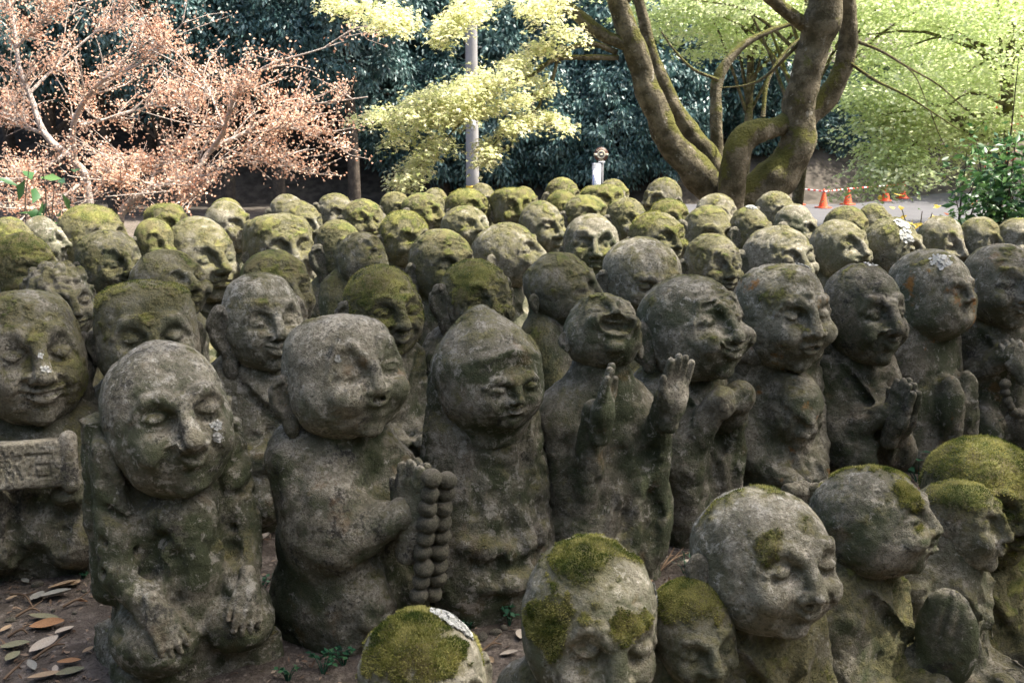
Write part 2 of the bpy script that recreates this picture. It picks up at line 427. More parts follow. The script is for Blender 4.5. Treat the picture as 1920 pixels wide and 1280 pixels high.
# ------------------------------------------------------------------ stone figures: carving
def head_field(p, h):
    rng = random.Random(p['seed'])
    g = lambda k, d: p.get(k, d)
    w, d = g('w', .84), g('d', .88)
    V = Vol((-w - .34, -d - .62, -1.3), (w + .34, d + .5, 1.3), h)
    hood = g('hood', 0)
    fs, fz = g('fs', 1.0), g('fz', 0.0)
    if hood:
        V.ell((0, .08, -.05), (w, d, .95), .1)
        if hood == 2:
            V.cap((0, .12, .25), (0, .16, 1.0), .6, .16, .4); V.cap((0, .30, -.25), (0, .36, -.95), w * .78, w * .92, .2)
        if hood == 1: V.ell((0, .06, -.62), (w * 1.02, d * .95, .6), .3)
        else: V.ell((0, -.02, -.45), (w * .90, d * .90, .55), .2)
        yf = V.front(0, fz)
        V.ell((0, yf - .22, fz), (.82 * w, .38, 1.04 * fs), .05, 's')
        V.ell((0, yf + .47, fz), (.72 * w, .46, .95 * fs), .02)
        fw = .74 * w
    else:
        jw = g('jaw', .93); tp = g('top', 1.0)
        V.ell((0, .06, .16), (w * tp, d, .84), .1)
        V.ell((0, -.08, -.32), (w * jw, d * .9, .68), .3)
        if g('sq', 0): V.box((0, .02, .0), (w * .9, d * .82, .78), .4, .2)
        if g('flat', 0): V.below(1 - g('flat', 0), .28)
        fw = w * fs
    FX = lambda x: x * fw
    FZ = lambda z: fz + z * fs
    if g('face', 1):
        ez, ex = g('ez', .0), .42
        sr = max(.030, .75 * h)
        ck = g('cheek', 1.0)
        for s in (-1, 1):
            y = V.front(FX(s * .46), FZ(-.30)); V.ell((FX(s * .47), y + .12 * fs, FZ(-.30)), (.30 * fw, .21 * fs * ck, .24 * fs), .12)
        for s in (-1, 1):
            y = V.front(FX(s * ex), FZ(ez))
            V.ell((FX(s * ex), y - .03, FZ(ez - .01)), (.31 * fw, .165 * fs * g('sock', .72), .15 * fs), .08, 's')
        bt = g('brow', .16)
        for s in (-1, 1):
            pts = []
            for x, z in ((.12, .15 + bt * .05), (.28, .21 + bt * .35), (.50, .21 + bt * .35), (.72, .09 - bt * .3)):
                pts.append((FX(s * x), V.front(FX(s * x), FZ(z + ez)) - .005, FZ(z + ez)))
            V.poly(pts, [.085 * fs, .085 * fs, .08 * fs, .05 * fs], .055)
        et = g('eye', 'slit')
        for s in (-1, 1):
            y = V.front(FX(s * ex), FZ(ez))
            bl = 1.35 if et == 'bulge' else 1.0
            V.ell((FX(s * ex), y + .03 * fs, FZ(ez - .02)), (.25 * fw, .145 * fs * bl, .12 * fs * bl), .022)
            cv = g('eyecurve', .05)
            pts = []
            for t in np.linspace(-1, 1, 7):
                X, Z = FX(s * ex + t * .235), FZ(ez - .05 + cv * (1 - 2 * t * t) * (1 if et != 'happy' else 1.6))
                pts.append((X, V.front(X, Z) - .004, Z))
            V.poly(pts, sr * fs, .03, 's')
            if et in ('open', 'bulge'):
                pts = [(a, b - .004, c + .095 * fs * (1 - ((i - 3) / 3.) ** 2)) for i, (a, b, c) in enumerate(pts)]
                pts = [(a, V.front(a, c), c) for a, b, c in pts]
                V.poly(pts, sr * fs * .8, .03, 's')
        # nose
        nl, nw = g('nl', 1.0), g('nw', 1.0)
        y0, y1 = V.front(0, FZ(.16 + ez)), V.front(0, FZ(-.27))
        tip = (0, min(y1, y0 + .03) - .112 * nl * fs, FZ(-.25))
        V.cap((0, y0 + .035 * fs, FZ(.19 + ez)), tip, .085 * fs, .118 * fs * nw, .045)
        V.ell((0, tip[1] - .005, FZ(-.265)), (.13 * fs * nw, .11 * fs, .09 * fs), .03)
        for s in (-1, 1):
            V.ell((s * .135 * fs * nw, tip[1] + .10 * fs, FZ(-.285)), (.10 * fs * nw, .125 * fs, .085 * fs), .022)
        # folds from nose to mouth corners
        mz, mw, sml = g('mz', -.53), g('mw', .30), g('smile', .06)
        if g('fold', 1):
            for s in (-1, 1):
                pts = []
                for x, z in ((.22, -.26), (.36, -.36), (.43 + mw * .1, -.50), (.42, -.60)):
                    pts.append((FX(s * x), V.front(FX(s * x), FZ(z)) - .008, FZ(z)))
                V.poly(pts, [.03 * fs, .042 * fs, .038 * fs, .016], .05, 's')
        # mouth
        mt = g('mouth', 'closed')
        ts = np.linspace(-1, 1, 9)
        def line(dz, sm_, wid):
            o = []
            for t in ts:
                X, Z = FX(t * mw * wid), FZ(mz + dz + sm_ * t * t)
                o.append((X, V.front(X, Z), Z))
            return o
        if mt in ('closed', 'pout'):
            th = 1.35 if mt == 'pout' else 1.0
            up = line(.048, sml, 1); lo = line(-.052, sml * 1.35 + .03, .85)
            rr = [fs * th * (.026 + .046 * (1 - t * t)) for t in ts]
            V.poly([(a, b - .004, c) for a, b, c in up], rr, .025); V.poly([(a, b - .004, c) for a, b, c in lo], [r * 1.12 for r in rr], .025)
            gr = line(0, sml * 1.2, 1.12)
            V.poly([(a, b + .006, c) for a, b, c in gr], sr * fs * 1.0, .02, 's')
            y = V.front(0, FZ(mz - .15)); V.ell((0, y - .01, FZ(mz - .165)), (.20 * fw, .07, .05), .05, 's')
        elif mt == 'open':
            oh = g('oh', .12)
            ring = []
            for a in np.linspace(0, 2 * math.pi, 17):
                X, Z = FX(math.cos(a) * mw), FZ(mz + math.sin(a) * oh + sml * math.cos(a) ** 2)
                ring.append((X, V.front(X, Z) + .01, Z))
            V.poly(ring, .05 * fs, .05)
            y = V.front(0, FZ(mz))
            V.ell((0, y + .0, FZ(mz + .01)), (mw * fw * .88, .26, oh * fs * .82), .03, 's')
            V.ell((0, y + .12, FZ(mz + oh * .62)), (mw * fw * .72, .07, .045), .02)
            V.ell((0, y + .15, FZ(mz - oh * .55)), (mw * fw * .6, .09, .05), .02)
        y = V.front(0, FZ(-.82)); V.ell((0, y + .09, FZ(-.81)), (.27 * fw, .17 * fs, .17 * fs), .09)
        if g('urna', 0):
            y = V.front(0, FZ(.36)); V.ell((0, y + .01, FZ(.36)), .07 * fs, .03)
        for i in range(g('wrinkle', 0)):
            z = .40 + i * .11; pts = []
            for t in np.linspace(-1, 1, 7):
                X, Z = FX(t * .5), FZ(z + .05 * math.cos(t * 3.1))
                pts.append((X, V.front(X, Z), Z))
            V.poly(pts, .032, .04, 's')
        if g('beard', 0):
            for i in range(7):
                x = (i - 3) * .13; y = V.front(FX(x), FZ(-.78))
                V.cap((FX(x), y + .03, FZ(-.66)), (FX(x) * .7, y - .02, FZ(-1.02)), .05, .03, .03)
    if g('curls', 0):
        for i in range(90):
            a, zz = rng.uniform(0, 2 * math.pi), rng.uniform(.30, .98)
            rr = math.sqrt(max(0, 1 - ((zz - .16) / .84) ** 2))
            V.ell((w * rr * math.cos(a), .06 + d * rr * math.sin(a), zz), rng.uniform(.09, .13), .03)
    for (cx, cy, cz, rx, ry, rz) in g('lump', ()): V.ell((cx, cy, cz), (rx, ry, rz), .12)
    return V

def rough(P, Q, amp, seed, s1=22., s2=75.):
    N = vnormals(P, Q)
    n = (fbm(P + seed * 3.1, s1, seed, 2) - .5) * 2 * amp + (fbm(P + seed * 1.7, s2, seed + 5, 2) - .5) * 2 * amp * .42
    rd = 1 - np.abs(2 * fbm(P + seed * 4.3, s1 * .55, seed + 31, 3) - 1); pit = sstep(.70, .86, vnoise(P + seed, s2 * .9, seed + 41))
    n = n - amp * 1.5 * np.clip(rd - .72, 0, 1) / .28 - amp * .6 * pit
    return P + N * n[:, None]
def moss_mask(P, Nw, amount, seed, patches=(), scale=13.):
    n = fbm(P + seed * 2.3, scale, seed + 9, 4)
    n2 = fbm(P + seed, 45., seed + 3, 3)
    m = Nw[:, 2] * .75 + (n - .5) * 2.0 + (n2 - .5) * 1.1 - (1.25 - 1.7 * amount)
    k = sstep(-.55, .45, m) * (amount > 0.01)
    for (c, r, wgt) in patches:       # growth patches of their own shape
        dd = np.linalg.norm(P - np.array(c), axis=1) / r
        k = np.clip(k + wgt * sstep(1.45, .35, dd + (n - .5) * 2.0 + (n2 - .5) * 1.3), 0, 1)
    moss_mask.film = np.clip(sstep(-1.1, .55, m + .25) * min(.22 + amount * 1.5, .95) * (.55 + .9 * fbm(P + seed * 5, 7., seed + 21, 3)) + k * .8, 0, 1)
    return k
def blades(name, P, Q, mask, Nl, n, L, parent, mat, seed, W=.0028, thr=.55):
    rng = np.random.default_rng(seed)
    fm = mask[Q].mean(1); c = P[Q]
    area = np.linalg.norm(np.cross(c[:, 2] - c[:, 0], c[:, 3] - c[:, 1]), axis=1)
    wgt = area * (fm > thr) * fm
    if wgt.sum() < 1e-7: return None
    f = rng.choice(len(Q), n, p=wgt / wgt.sum())
    b = rng.random((n, 4)) + .02; b /= b.sum(1, keepdims=True)
    o = (c[f] * b[:, :, None]).sum(1); nn = Nl[Q[f]].mean(1)
    dr = nn + rng.normal(0, .55, (n, 3)); dr /= np.linalg.norm(dr, axis=1, keepdims=True)
    sd = np.cross(dr, rng.normal(0, 1, (n, 3))); sd /= np.linalg.norm(sd, axis=1, keepdims=True) + 1e-9
    l = L * rng.uniform(.5, 1.2, (n, 1)); o = o - nn * .0015
    V = np.concatenate([o - sd * W * .5, o + sd * W * .5, o + dr * l], 0)
    F = np.stack([np.arange(n), np.arange(n) + n, np.arange(n) + 2 * n], 1)
    lv = np.tile(np.clip((fbm(o, 26, seed, 3) - .5) * 2.4 + .5 + rng.normal(0, .17, n), 0, 1), 3)
    ob = link(name, mesh_np(name, V, F, False, {'lv': lv}), mat, parent)
    ob['kind'] = 'stuff'; return ob
def flakes(name, centers, normals, parent, mat, seed, size=.012):
    """little curled lichen lobes lying on the stone"""
    rng = np.random.default_rng(seed); V, F, lv = [], [], []
    for c, n in zip(centers, normals):
        t = np.cross(n, rng.normal(0, 1, 3)); t /= np.linalg.norm(t); b = np.cross(n, t)
        s = size * rng.uniform(.5, 1.2); k = 7; i0 = len(V); col = rng.uniform(.2, 1)
        V.append(c + n * .0022); lv.append(col)
        for j in range(k):
            a = 2 * math.pi * j / k; r = s * rng.uniform(.45, 1.1)
            V.append(c + t * math.cos(a) * r + b * math.sin(a) * r + n * rng.uniform(.001, .0065)); lv.append(col)
        for j in range(k): F.append((i0, i0 + 1 + j, i0 + 1 + (j + 1) % k))
    if not F: return None
    o = link(name, mesh_np(name, np.array(V), np.array(F), False, {'lv': lv}), mat, parent); o['kind'] = 'stuff'; return o

EARS = {}
def ear_mesh(kind):
    if kind in EARS: return EARS[kind]
    h = .022
    V = Vol((-.3, -.45, -.8), (.3, .45, .7), h)
    ll = {0: .0, 1: .25, 2: .1}[kind]
    V.ell((0, 0, .06), (.13, .25, .36), .05)
    V.ell((-.01, -.05, -.28 - ll * .5), (.10, .14, .20 + ll * .5), .10)
    V.ell((.15, -.03, .07), (.11, .15, .24), .03, 's')
    V.ell((.12, -.07, -.14), (.06, .06, .14), .03, 's')
    V.cap((.02, -.1, .12), (.03, -.02, -.08), .045, .035, .03)
    P, Q = V.mesh(); P = rough(P, Q, .018, 11 + kind, 4., 14.)
    EARS[kind] = mesh_np('ear', P, Q, True, {'moss': np.zeros(len(P)), 'lichen': np.zeros(len(P))})
    EARS[kind].materials.append(STONE); return EARS[kind]

def props(o, q):
    for k, v in q.items(): o[k] = float(v)

def add_head(root, p, size, loc, rot, q, h, yaw_world):
    """size = half height in metres"""
    V = head_field(p, h); P, Q = V.mesh()
    z0, z1 = P[:, 2].min(), P[:, 2].max(); P[:, 2] = (P[:, 2] - z0) / (z1 - z0) * 2 - 1
    P = P * size
    P = rough(P, Q, .0030 * p.get('rough', 1.0), p['seed'], 18., 80.)
    N = vnormals(P, Q)
    Rm = np.array((Euler((0, 0, yaw_world)).to_matrix() @ Euler(rot).to_matrix()))
    Nw = N @ Rm.T
    mk = moss_mask(P, Nw, p.get('moss', .4), p['seed'], [(np.array(c) * size, r * size, g_) for c, r, g_ in p.get('mpatch', ())])
    mk2 = sstep(.3, .7, mk)
    P = P + N * (mk2 * .0035)[:, None]
    li = np.zeros(len(P))
    for c, r in p.get('lpatch', ()):
        dd = np.linalg.norm(P / size - np.array(c), axis=1) / r
        li = np.maximum(li, sstep(1.2, .3, dd))
    me = mesh_np('head', P, Q, True, {'moss': mk, 'lichen': li, 'film': moss_mask.film})
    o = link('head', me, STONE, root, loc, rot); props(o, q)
    nb = p.get('blades', 0)
    if nb: props(blades('moss', P, Q, mk, N, nb, p.get('bl', .009), o, M['moss_blade'], p['seed']) or o, q)
    if p.get('lpatch'):
        rng = np.random.default_rng(p['seed'] + 3)
        cand = np.nonzero(li > .28)[0]
        if len(cand):
            cnt = min(len(cand), p.get('nflake', 90)); pick = rng.choice(cand, cnt, replace=False)
            flakes('lichen', P[pick], N[pick], o, M['lichen_flake'], p['seed'], p.get('flake', .011))
    es = p.get('ear', 1.0)
    if es:
        for s in (-1, 1):
            e = link('ear', ear_mesh(p.get('earkind', 0)), STONE, o)
            sc = size * es
            e.scale = (s * sc, sc, sc)
            e.location = (s * p.get('w', .84) * size * p.get('earx', 1.06), p.get('eary', .06) * size, p.get('earz', -.12) * size)
            e.rotation_euler = (R(p.get('eart', 0)), 0, s * R(p.get('flare', -42))); props(e, q)
    return o

def body_field(b, h):
    g = lambda k, d: b.get(k, d)
    W, D, zs = g('W', .40), g('D', .34), g('zs', .58)
    W = W * .86; hw, hd = W / 2, D / 2
    V = Vol((-hw - .13, -hd - .22, -.10), (hw + .13, hd + .12, zs + .16), h)
    lo = g('lo', 1.0)
    V.box((0, 0, .02), (hw * lo, hd * .95, .12), .06, .05)
    V.ell((0, .0, .17), (hw * 1.02 * lo, hd, .24), .10)
    V.ell((0, .01, zs * .58), (hw * .92 * (.4 + .6 * g('sh', 1.0)), hd * .92, zs * .46), .12)
    sh_ = g('sh', 1.0); V.cap((-hw * .62 * sh_, .03, zs - .075), (hw * .62 * sh_, .03, zs - .075), .105 * sh_, .105 * sh_, .08)
    V.cap((0, .01, zs - .1), (0, 0, zs + .06), .11, .095, .06)
    pose = g('pose', 'clasp')
    az = g('az', zs - .30)            # height of the hands
    if g('knees', 1):
        for s in (-1, 1):
            V.ell((s * hw * .52, -hd * .68, .14), (hw * .52, .14, .12), .02)
        V.poly([(0, -hd - .12, .03), (0, -hd - .02, .25)], .016, .03, 's')
    ar = g('ar', .062)
    if pose != 'none':
        for s in (-1, 1):
            sh = (s * hw * .80, .0, zs - .10); el = (s * hw * 1.0, -.05, max(az - .03, .16))
            V.cap(sh, el, ar * 1.2, ar * 1.1, .03)
            fr = V.front(0, az, -hd)
            hx = {'clasp': .035, 'pray': .02, 'laps': .07, 'apart': .13}.get(pose, .04)
            V.cap(el, (s * hx, fr - .045, az + (.05 if pose == 'pray' else 0)), ar * 1.05, ar * .75, .018)
            # sleeve hanging from the forearm
            V.cap((s * hw * .75, -hd * .75, az - .03), (s * hw * .7, -hd * .75, az - .13), .05, .035, .05)
    # robe collar
    if g('collar', 1):
        for s in (-1, 1):
            pts = []
            for t in np.linspace(0, 1, 5):
                X, Z = s * .105 * (1 - t) - .015 * s * t, zs - .02 - t * .17
                pts.append((X, V.front(X, Z, -.1), Z))
            V.poly(pts, .014, .02); V.poly([(a + s * .026, c + .003, z) for a, c, z in pts], .008, .02, 's')
    for fn in g('extra', ()): fn(V, W, D, zs)
    rg = random.Random(g('fseed', 1))
    for i in range(g('folds', 9)):          # cut robe folds following the front
        x0, z0 = rg.uniform(-.8, .8) * hw, rg.uniform(.22, zs - .06); dx, dz = rg.uniform(-.05, .05) - x0 * .25, -rg.uniform(.10, .22); pts = []
        for t in np.linspace(0, 1, 6):
            x, z = x0 + dx * t + .012 * math.sin(t * 5 + i), max(z0 + dz * t, .03); y = V.front(x, z, None)
            if y is not None: pts.append((x, y - .002, z))
        if len(pts) > 2: V.poly(pts, [.004] + [.0105] * (len(pts) - 2) + [.004], .016, 's')
    return V
def body_mesh(b, h, seed, amp=.0062):
    b = dict(b, fseed=seed)
    V = body_field(b, h); P, Q = V.mesh(); P = rough(P, Q, amp, seed, 14., 62.)
    N = vnormals(P, Q)
    mk = moss_mask(P, N, b.get('moss', .2), seed, b.get('mpatch', ()), 8.)
    me = mesh_np('body', P, Q, True, {'moss': mk, 'lichen': np.zeros(len(P)), 'film': moss_mask.film}); me.materials.append(STONE)
    return me
def hand_mesh(curl=.25, spread=.10, thumb=1, size=.15, seed=0, thick=1.0, joined=0.):
    """hand with palm toward -Y, fingers up (+Z), thumb on the +X*thumb side; origin at the wrist"""
    h = .0042
    V = Vol((-.085, -.07, -.06), (.085, .06, .19), h)
    V.ell((0, 0, .042), (.047, .021 * thick, .052), .02)
    V.cap((0, .003, -.04), (0, 0, .02), .026 * thick, .028, .03)
    fl = (.058, .068, .064, .050)
    for i in range(4):
        x = (i - 1.5) * -.0215 * thumb * -1
        x = (1.5 - i) * .0215 * thumb
        a = (x, 0, .075); L = fl[i]
        sx = (1.5 - i) * spread * thumb * .35
        m = (x + sx * L * .5, -math.sin(curl) * L * .45, .075 + math.cos(curl) * L * .52)
        e = (m[0] + sx * L * .4, m[1] - math.sin(curl * 2) * L * .45, m[2] + math.cos(curl * 2) * L * .48)
        V.cap(a, m, .0128, .0122, .006); V.cap(m, e, .0122, .0105, .003)
    tx = thumb * .036
    V.cap((tx * .7, -.006, .02), (tx * 1.45, -.014, .060), .016, .0125, .012)
    V.cap((tx * 1.45, -.014, .060), (tx * 1.6, -.018, .094), .0120, .0095, .004)
    P, Q = V.mesh(); P = P * (size / .15); P = rough(P, Q, .0016, seed, 40., 120.)
    me = mesh_np('hand', P, Q, True, {'moss': np.zeros(len(P)), 'lichen': np.zeros(len(P))}); me.materials.append(STONE)
    return me
def part_mesh(name, fn, lo, hi, h, seed, amp=.003, moss=0):
    V = Vol(lo, hi, h); fn(V); P, Q = V.mesh(); P = rough(P, Q, amp, seed, 20., 70.)
    N = vnormals(P, Q)
    me = mesh_np(name, P, Q, True, {'moss': moss_mask(P, N, moss, seed), 'lichen': np.zeros(len(P))}); me.materials.append(STONE)
    return me

# ------------------------------------------------------------------ stone figures: placing
HANDS = {}
def hand(thumb, curl=.22, spread=.1, size=.15):
    k = (thumb, curl, spread, size)
    if k not in HANDS: HANDS[k] = hand_mesh(curl, spread, thumb, size, 5)
    return HANDS[k]
SHARED = {}
def shared_body(i):
    if i not in SHARED:
        v = [dict(pose='clasp'), dict(pose='pray', az=.30), dict(pose='laps', az=.22), dict(pose='clasp', az=.36, knees=0), dict(pose='apart', az=.30), dict(pose='none', knees=1)][i]
        SHARED[i] = body_mesh(dict(W=.40, D=.33, zs=.56, moss=.32, **v), .018, 40 + i)
    return SHARED[i]
STAT = []
def statue(u, vt, wpx, chin, yaw, label, zt=.88, Y=None, up=0, roll=0, hy=0, hf=.03, head=None, body=None, bwpx=None,
           tone=1.0, dark=.3, pale=.3, rust=0., alg=.5, group=None, far=None, seed=None, name='stone_statue'):
    d = ray(u, vt)
    if Y is None: t = (zt - CAMZ) / d.z
    else: t = Y / d.y
    X, Yw, zt = d.x * t, d.y * t, CAMZ + d.z * t
    dep = cam_depth((X, Yw, zt - .1)); g0 = ground_z(X, Yw)
    Wm = wpx * dep / FPX; hh = (chin - vt) * dep / FPX * 1.03
    yr = R(yaw) - math.atan((u - 960) / FPX)      # yaw is how far the face is turned from the viewer
    root = empty(name, (X - math.sin(yr) * hf, Yw + math.cos(yr) * hf, g0 - .015), yr)
    tag(root, label, 'statue', group)
    seed = seed if seed is not None else 100 + len(STAT)
    rng = random.Random(seed)
    p = dict(seed=seed, w=Wm / hh, smile=rng.uniform(-.02, .16), nl=rng.uniform(.7, 1.3), nw=rng.uniform(.85, 1.25), brow=rng.uniform(.05, .3),
             eyecurve=rng.choice([-.05, .04, .06, .08]), ear=rng.uniform(.95, 1.3), jaw=rng.uniform(.86, 1.0), mw=rng.uniform(.24, .40),
             ez=rng.uniform(.0, .10), cheek=rng.uniform(.8, 1.25), earkind=rng.choice([0, 1, 2]), moss=rng.uniform(.12, .7), wrinkle=rng.choice([0, 0, 0, 2]),
             d=min(max(Wm / hh * rng.uniform(.94, 1.06), .72), 1.0))
    p.update(head or {})
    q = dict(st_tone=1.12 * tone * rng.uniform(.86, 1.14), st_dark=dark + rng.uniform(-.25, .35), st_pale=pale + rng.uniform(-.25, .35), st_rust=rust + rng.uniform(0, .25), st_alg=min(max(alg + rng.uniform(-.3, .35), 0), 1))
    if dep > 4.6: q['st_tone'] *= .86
    size = hh / 2; H = zt - g0 + .015
    near = dep < 3.75 if far is None else not far
    mid = dep < 5.2
    hres = (.0050 if near else (.0075 if mid else .0098)) / size
    zc = H - size
    # the top of a tilted head stays where the photo has it
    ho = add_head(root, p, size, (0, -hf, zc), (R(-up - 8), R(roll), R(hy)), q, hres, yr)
    zs = max(H - hh * .91, .25)
    b = dict(W=(bwpx * dep / FPX if bwpx else max(Wm * 1.28, .36)), zs=zs, moss=.2); b.update(body or {})
    b.setdefault('D', min(max(b['W'] * .8, .28), .40))
    if near or body is not None:
        bo = link('body', body_mesh(b, .0088 if near else .013, seed + 7), STONE, root)
    else:
        bo = link('body', shared_body(len(STAT) % 6), STONE, root)
        bo.scale = (b['W'] / .40, b['D'] / .33, zs / .56)
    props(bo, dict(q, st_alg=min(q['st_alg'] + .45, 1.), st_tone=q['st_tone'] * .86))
    STAT.append((root, ho, bo, b, q, X, Yw, H, size))
    return STAT[-1]
def attach_hand(S, thumb, loc, rot, curl=.22, spread=.1, size=.15):
    o = link('hand', hand(thumb, curl, spread, size), STONE, S[0], loc); o.rotation_euler = rot; props(o, S[4]); return o
def praying(S, z=None, y=None, size=.17, lean=18, x=0.):
    b = S[3]; z = z if z is not None else b['zs'] - .24; y = y if y is not None else -b['D'] / 2 - .075
    for s in (-1, 1):
        m = Matrix.Rotation(R(lean), 3, 'X') @ Matrix.Rotation(R(-90 * s), 3, 'Z')
        attach_hand(S, -s, (x + s * .017, y, z), m.to_euler(), .05, .03, size)
def clasped(S, z, y, size=.15, dx=.05, drop=20):
    for s in (-1, 1):
        m = Matrix.Rotation(R(s * (-90 - drop)), 3, 'Y') @ Matrix.Rotation(R(180), 3, 'Z')
        attach_hand(S, s, (s * dx * 1.6, y - .01 * (s + 1), z), m.to_euler(), .35, .05, size)
_bead = None
def bead_mesh(r=.024):
    global _bead
    if _bead is None:
        V = Vol((-1.3,) * 3, (1.3,) * 3, .14); V.ell((0, 0, 0), 1.0, .05); P, Q = V.mesh()
        P = P * (1 + (fbm(P + 9, 1.6, 4, 3) - .5)[:, None] * .35); z = np.zeros(len(P))
        _bead = mesh_np('prayer_bead', P, Q, True, {'moss': z, 'lichen': z, 'film': z}); _bead.materials.append(STONE)
    return _bead
def bead(S, loc, r):
    k = random.Random(repr(loc)); o = link('prayer_bead', bead_mesh(), STONE, S[0], tuple(c + k.uniform(-.003, .003) for c in loc)); r *= k.uniform(.9, 1.08); o.scale = (r, r * k.uniform(.9, 1.05), r * k.uniform(.92, 1.05)); o.rotation_euler = (k.uniform(0, 6), k.uniform(0, 6), 0); props(o, S[4]); return o

# --- the front row, whole figures
def ex_tablet(V, W, D, zs):
    for s in (-1, 1): V.cap((s * .19, -.06, zs - .16), (s * .12, -.20, zs - .22), .065, .055, .04)
    V.ell((0, -.14, zs - .33), (.15, .10, .07), .05)
    V.poly([(-.1, -.255, zs - .33), (.1, -.255, zs - .33)], .01, .03, 's')
S = statue(42, 545, 182, 795, -14, 'round-cheeked statue holding a stone tablet carved with two large characters', hy=24, head=dict(w=.74, flat=.10, moss=.28, mpatch=[((.5, -.6, -.3), .35, .8)], eye='slit', eyecurve=-.05, smile=.06, mw=.36, mouth='closed', ear=1.0, earkind=1, brow=.3, lpatch=[((.0, -.95, .12), .10), ((.02, -1.0, -.1), .08)], nflake=16, flake=.0055, jaw=1.0, nl=1.1, wrinkle=0, rough=.8),
    body=dict(W=.46, pose='none', knees=1, collar=0, extra=[ex_tablet]), dark=.65, pale=.55, alg=.3, tone=1.1)
STROKES = {'soseki_a': [((.05, .85), (.2, .72)), ((.0, .58), (.15, .48)), ((.0, .08), (.2, .36)), ((.28, .82), (.62, .82)), ((.3, .66), (.6, .66)), ((.6, .66), (.6, .48)), ((.6, .48), (.3, .48)), ((.3, .48), (.3, .66)), ((.45, .98), (.45, .0)), ((.45, .44), (.27, .18)), ((.45, .44), (.63, .2)), ((.76, .95), (.68, .7)), ((.72, .8), (.98, .8)), ((.98, .8), (.92, .66)), ((.82, .7), (.66, .06)), ((.82, .5), (1.0, .06))],
           'soseki_b': [((.05, .85), (.95, .85)), ((.45, .85), (.08, .15)), ((.35, .5), (.85, .5)), ((.85, .5), (.85, .1)), ((.85, .1), (.35, .1)), ((.35, .1), (.35, .5))]}
def tablet(V):
    V.box((-.02, 0, 0), (.135, .030, .072), .012, .01)
    V.cap((.135, -.005, -.07), (.135, -.005, .07), .026, .026, .01)
    V.cap((-.175, -.005, -.07), (-.175, -.005, .07), .026, .026, .01)
    for (x0, key) in ((-.075, 'soseki_a'), (.017, 'soseki_b')):
        for a, b in STROKES[key]:
            V.cap((x0 + a[0] * .078, -.031, -.045 + a[1] * .088), (x0 + b[0] * .078, -.031, -.045 + b[1] * .088), .0058, .0058, .002, 's')
t_ = link('tablet', part_mesh('tablet', tablet, (-.24, -.06, -.11), (.2, .05, .11), .0026, 8, .0012), STONE, S[0], (-.005, -S[3]['D'] / 2 - .045, S[3]['zs'] - .105), (R(-8), 0, 0))
t_['label'] = 'stone tablet carved with two large characters'; props(t_, S[4])

def ex_a2(V, W, D, zs):
    hw, hd = W / 2, D / 2
    V.ell((.0, -hd * .50, zs - .17), (.112, .115, .17), .03)
    for s in (-1, 1):          # tall sleeves rising beside the head
        V.cap((s * .150, .03, .24), (s * .152, .05, .735), .062, .044, .012)
        V.ell((s * .152, .045, .73), (.046, .055, .05), .02)
        V.cap((s * .158, -.02, .62), (s * .150, -.09, .33), .040, .058, .012)
        V.cap((s * .150, -.09, .33), (s * .112, -hd - .02, .245), .058, .048, .012)
        V.ell((s * .098, -hd * .72, .150), (.108, .15, .095), .010)
        pts = []
        for t in np.linspace(0, 1, 6):
            x, z = s * (.016 + .070 * t), zs - .13 - .030 * math.sin(t * 3.1); pts.append((x, V.front(x, z), z))
        V.poly(pts, .011, .008, 's')
        V.poly([(s * .105, -hd * .85, zs - .02 - i * .06) for i in range(4)], .022, .02, 's')
        for i in range(5): V.poly([(s * .20, -.06 - .01 * i, .66 - .08 * i), (s * .125, -hd * .65, .60 - .075 * i)], .010, .014, 's')
    V.poly([(0, -hd - .2, .04), (0, -hd - .06, .20)], .016, .02, 's')
S = statue(303, 640, 226, 932, 16, 'bald statue with blotched face and tall sleeves seated on a rough block', Y=2.40, up=6, head=dict(w=.76, d=.84, moss=.03, jaw=.92, eye='slit', eyecurve=-.04, smile=.14, mw=.27, nl=1.05, nw=1.1, ear=.0, brow=.1, ez=.05, mz=-.47, wrinkle=0, lpatch=[((.36, -.80, -.12), .10), ((.33, -.84, -.28), .08), ((.62, -.55, .02), .07)], nflake=34, flake=.0055, cheek=.9),
    bwpx=250, body=dict(pose='none', collar=0, knees=0, D=.32, lo=1.0, zs=.53, sh=.75, folds=5, extra=[ex_a2], moss=.18), dark=.95, pale=.5, alg=.75, tone=1.15, roll=-3)
for s in (-1, 1):
    attach_hand(S, -s, (s * .112, -S[3]['D'] / 2 - .055, .262), (Matrix.Rotation(R(s * 14), 3, 'Y') @ Matrix.Rotation(R(148), 3, 'X')).to_euler(), .30, .22, .125)
def plinth(V): V.box((0, 0, .045), (.205, .18, .075), .02, .02); V.ell((.17, .0, 0), (.09, .16, .08), .05)
o_ = link('plinth', part_mesh('plinth', plinth, (-.34, -.28, -.08), (.34, .28, .18), .010, 31, .008, .25), STONE, S[0], (.01, 0, -.03)); props(o_, S[4])

